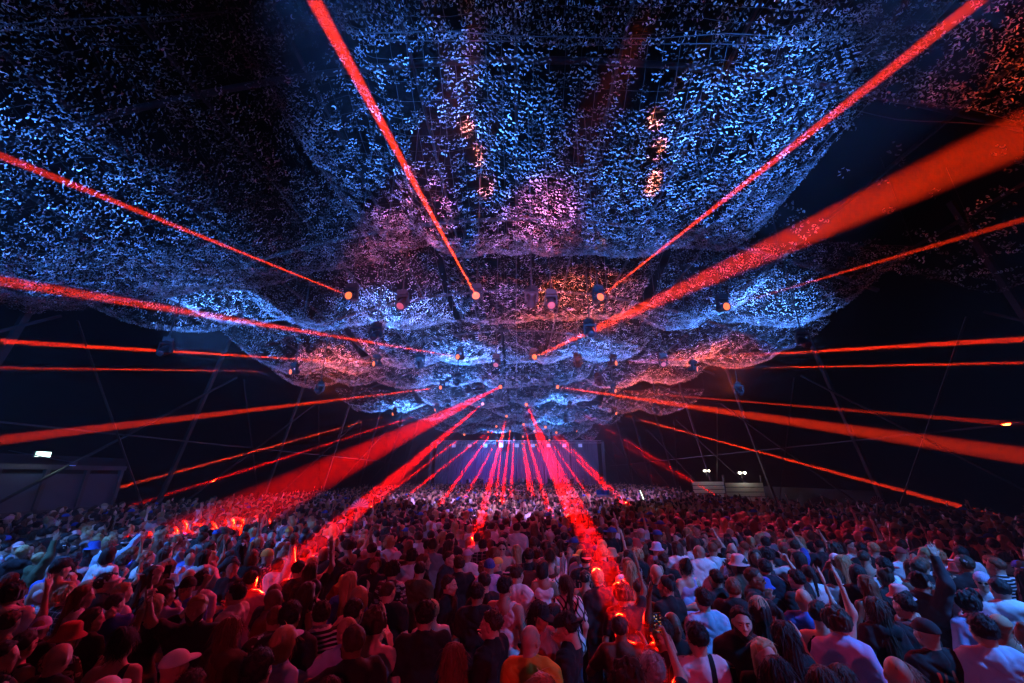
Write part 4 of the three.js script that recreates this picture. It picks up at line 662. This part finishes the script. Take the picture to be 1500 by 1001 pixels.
  [932, 800, { turn: RIGHT, hat: 'bucket hat', hatCol: 'red', top: 'pink', kind: 'tank', skin: 0, label: 'person in a red bucket hat turned to the stalls' }],
  [995, 765, { turn: AWAY, hat: 'cap', hatCol: 'blue', top: 'black', skin: 0, label: 'person in a bright blue cap' }],
  [900, 766, { turn: AWAY, hat: 'cap', hatCol: 'white', top: 'white', skin: 0, label: 'person in a white cap and white tee in mid crowd' }],
  [940, 748, { turn: AWAY, hair: 'short', top: 'grey', pose: 'reach', holds: 'light_stick', holdsLabel: 'glowing greenish white light stick held over the crowd', skin: 0, label: 'person holding up a glowing light stick' }],
  [533, 762, { turn: 0.2, f: 1, hair: 'long', top: 'red', pose: 'reach', holds: 'hand_fan', holdsLabel: 'pleated pale hand fan raised near the wide red beam', skin: 0, label: 'person raising a pleated fan near the wide red beam' }],
  [1293, 755, { turn: 0.1, f: 1, hair: 'bob', top: 'black', pose: 'reach', holds: 'hand_fan', holdsLabel: 'pleated pale hand fan raised on the stall side', skin: 1, label: 'person raising a pleated fan on the stall side of the crowd' }],
  [1350, 765, { turn: AWAY + 0.6, hair: 'short', top: 'floral', pose: 'reach', skin: 0, label: 'person in a floral shirt stretching an arm up toward the stalls' }],
  [1415, 745, { turn: AWAY, hair: 'short', top: 'sky', h: 1.9, skin: 0, label: 'very tall person in a light blue tee standing apart by the stall wall' }],
];
const spots = [], free = (x, z, r) => spots.every((s) => (s[0] - x) ** 2 + (s[1] - z) ** 2 > r * r), labels = new Set();
for (const [px, py, o] of keys) {
  const p = onPlane(px, py, (o.h ?? 1.75) * 0.932); spots.push([p.x, p.z]); labels.add(o.label);
  person({ ...o, x: p.x, z: p.z, lod: py > 795 ? 'hi' : 'mid', legs: spots.length % 3 });
}
// everyone else: a jittered close-packed crowd, inside what the lens can see
const rest = [];
for (let row = 0, z = -1.9; z > -71; row++) {
  const s = z > -8 ? 0.6 : z > -13 ? 0.54 : z > -22 ? 0.57 : z > -40 ? 0.68 : 0.8; z -= s * 0.866;
  for (let i = -40; i <= 40; i++) {
    const x = (i + (row % 2) / 2) * s + RR(-0.2, 0.2), zz = z + RR(-0.18, 0.18);
    if (Math.abs(x) > WALL - 1.6 || (x > WALL - 5.2 && zz < -22 && zz > -48)) continue;
    const h = RR(1.6, 1.86), c = V(x, h * 0.93, zz).applyMatrix4(camera.matrixWorldInverse), px = 750 - c.x / c.z * FOCAL, py = 500.5 + c.y / c.z * FOCAL;
    if (c.z > -2.5 || px < -90 || px > 1590 || py > 1075) continue;
    if (R() < 0.04 || (zz > -14 && !free(x, zz, 0.38))) continue;
    rest.push({ x, z: zz, h, depth: -c.z });
  }
}
rest.sort((a, b) => a.depth - b.depth);
const topBag = ['white', 'white', 'white', 'black', 'black', 'black', 'black', 'black', 'black', 'black', 'black', 'black', 'black', 'black', 'charcoal', 'charcoal', 'charcoal', 'navy', 'white', 'white', 'white', 'white', 'cream', 'grey', 'sky', 'blue', 'red', 'pink', 'olive', 'brown', 'lilac', 'striped', 'floral', 'check', 'backprint', 'zebra'];
const poseBag = ['relaxed', 'relaxed', 'relaxed', 'relaxed', 'relaxed', 'bent', 'drink', 'face', 'dance', 'bent', 'bent', 'drink', 'dance', 'face', 'lean', 'bent', 'drink', 'reach', 'point'];
const OWN = 300 - keys.length, yaws = [-0.6, -0.25, 0, 0.3, 0.6];
rest.slice(0, OWN).forEach((p, i) => {
  let o, label;
  for (let tries = 0; tries < 12; tries++) {
    const f = R() < 0.4 ? 1 : 0, hat = R() < 0.2 ? pick(['cap', 'cap', 'backward cap', 'bucket hat', 'beanie']) : null, bald = !f && !hat && R() < 0.12;
    o = { f, hat, hatCol: pick(Object.keys(HATCOL)), hair: bald ? null : f ? pick(['long', 'long', 'ponytail', 'bun', 'bob', 'curly']) : pick(['short', 'short', 'fade', 'fade', 'curly']), hairCol: pick(['black', 'black', 'brown', 'brown', 'auburn', 'blond']),
      top: pick(topBag), kind: pick(['tee', 'tee', 'tee', 'tank', 'jacket']), pose: p.depth < 3.4 ? pick(['relaxed', 'bent', 'drink', 'lean']) : pick(poseBag), skin: pick([0, 0, 1, 1, 2, 3]), glasses: R() < 0.1, beard: !f && R() < 0.2, turn: R() < 0.76 ? AWAY + RR(-0.6, 0.6) : RR(-3.1, 3.1), yaw: pick(yaws), legs: i % 3 };
    const hairText = { short: 'short hair', fade: 'cropped hair', curly: 'curly hair', long: 'long hair', ponytail: 'ponytail', bun: 'hair bun', bob: 'bobbed hair' };
    label = `person with ${o.hat ? `${o.hatCol} ${o.hat}` : o.hair ? `${o.hairCol} ${hairText[o.hair]}` : 'bald head'}, ${TOPS[o.top][0]} ${{ tee: 'tee', tank: 'tank top', jacket: 'long sleeves' }[o.kind]}${o.glasses ? ', sunglasses' : ''}, ${POSES[o.pose].text}`.split(' ').slice(0, 16).join(' ');
    if (!labels.has(label)) break;
  }
  labels.add(label);
  person({ ...o, x: p.x, z: p.z, h: p.h, label, lod: p.depth < 3.2 ? 'hi' : 'mid' });
});
{
  const crowd = new THREE.Group(); crowd.name = 'crowd'; scene.add(crowd); tag(crowd, 'dense mass of dancing people filling the hall toward the stage', 'crowd', undefined, 'stuff');
  // kinds of figure: pose, build, garment, hair, hat, colours; each is one shape that is repeated
  const shapes = [['relaxed', 0, 'tee', 'short'], ['relaxed', 1, 'tee', 'long'], ['bent', 0, 'tee', 'fade'], ['dance', 1, 'tank', 'ponytail'], ['reach', 0, 'tee', 'short'], ['both', 1, 'tee', 'bob'], ['phone', 0, 'jacket', 'curly'], ['bent', 1, 'jacket', 'bun'], ['relaxed', 0, 'tank', 'fade'], ['face', 0, 'tee', null, 'cap'], ['relaxed', 0, 'jacket', null], ['drink', 1, 'tee', 'long']];
  const share = [6, 4, 5, 3, 0.8, 0.5, 0.7, 3, 2, 3, 0.8, 3], kinds = [];
  shapes.forEach((s, i) => { for (let c = 0; c < 3; c++) kinds.push([s, share[i]]); });
  const looks = kinds.length;                                         // near figures fine, figures beyond 17 m coarser
  const sum = kinds.reduce((a, b) => a + b[1], 0), bins = kinds.map(() => []), farBins = kinds.map(() => []), far = rest.slice(OWN), colours = ['black', 'white', 'charcoal', 'black', 'cream', 'grey', 'navy', 'white', 'black', 'sky', 'black', 'red', 'pink', 'black', 'white', 'olive', 'black', 'lilac', 'charcoal', 'white', 'brown', 'black', 'floral', 'striped', 'blue', 'black', 'white', 'black', 'grey', 'check', 'black', 'white', 'navy', 'black', 'cream', 'charcoal'];
  for (let i = 0; i < 46; i++) far.push({ x: RR(-10, 12), z: STAGE_Z - RR(0.8, 5), h: RR(1.62, 1.85), y: 1.0 });
  for (const p of far) { let r = R() * sum, k = 0; while ((r -= kinds[k][1]) > 0) k++; (p.z > -17 ? bins : farBins)[k].push(p); }
  kinds.push(...kinds.slice()); bins.push(...farBins);
  const hairMats = ['black', 'brown', 'black', 'auburn', 'blond', 'brown'].map((k) => HAIRCOL[k]), hatMats = Object.values(HATCOL);
  kinds.forEach(([[pose, f, kind, hair, hat]], kk) => {
    const lod = kk < looks ? 'mid' : 'far', k = kk % looks;
    const yaw = yaws[(k * 2) % 5], hm = headMatrix(yaw, 0), list = bins[kk], q = new THREE.Quaternion(), bare = (g) => { g = g.clone(); g.deleteAttribute('uv'); return g; };
    const top = TOPS[colours[k]][1], geos = [bare(bodyGeo(pose, f, lod, yaw, 0)), bare(topGeo(kind, pose, f, lod)), bare(trouserGeo(f, lod))], mats = [SKINS[[0, 1, 0, 2, 1, 0, 3][k % 7]], top.map ? TOPS.grey[1] : top, trouserMats[k % 3]];
    if (hair) { geos.push(hairGeo(hair, lod).clone().applyMatrix4(hm)); mats.push(hairMats[k % 6]); }
    if (hat) { geos.push(hatGeo(hat).clone().applyMatrix4(hm)); mats.push(hatMats[k % 8]); }
    const im = new THREE.InstancedMesh(mergeGeometries(geos, true), mats, list.length); im.name = 'crowd_figures'; im.userData.kind = 'stuff'; im.castShadow = im.receiveShadow = true;
    list.forEach((p, i) => { const s = p.h / 1.75; im.setMatrixAt(i, new THREE.Matrix4().compose(V(p.x, p.y ?? 0, p.z), q.setFromAxisAngle(V(0, 1, 0), p.y ? RR(-0.6, 0.6) : R() < 0.8 ? AWAY + RR(-0.7, 0.7) : RR(-3.1, 3.1)), V(s * RR(0.95, 1.06), s, s * RR(0.95, 1.05)))); });
    crowd.add(im);
  });
  console.log('people in the crowd', far.length);
}
// a flag carried over the far crowd
{
  const p = onPlane(884, 735, 1.7), fl = thing('small_flag', 'blue flag with a pale stripe stretched above the far crowd', 'flag'); fl.position.set(p.x, 2.05, p.z);
  const wave = (w, h, y) => { const g = new THREE.PlaneGeometry(w, h, 14, 3); const a = g.attributes.position; for (let i = 0; i < a.count; i++) a.setZ(i, 0.07 * Math.sin(a.getX(i) * 8 + y)); g.translate(0, y, 0); g.computeVertexNormals(); return g; };
  part(fl, 'flag_cloth', wave(0.7, 0.24, 0.12), mat(0.05, 0.16, 0.55, 0.8, { side: THREE.DoubleSide })); part(fl, 'pale_stripe', wave(0.7, 0.12, -0.061), mat(0.6, 0.6, 0.62, 0.8, { side: THREE.DoubleSide }));
  for (const s of [-1, 1]) part(fl, 'pole', rod(V(s * 0.355, -0.5, 0), V(s * 0.355, 0.25, 0), 0.012), mat(0.3, 0.3, 0.3, 0.5));
}
// the riser under the camera
{
  const r = thing('camera_riser', 'black railed platform under the camera', 'platform'), m = mat(0.02, 0.02, 0.022, 0.8);
  part(r, 'deck', box(3, 0.08, 2.2, 0, 1.2, 1.6), m); for (const x of [-1.4, 1.4]) for (const z of [0.6, 2.6]) part(r, 'leg', box(0.06, 1.16, 0.06, x, 0.58, z), m);
}
renderer.render(scene, camera);
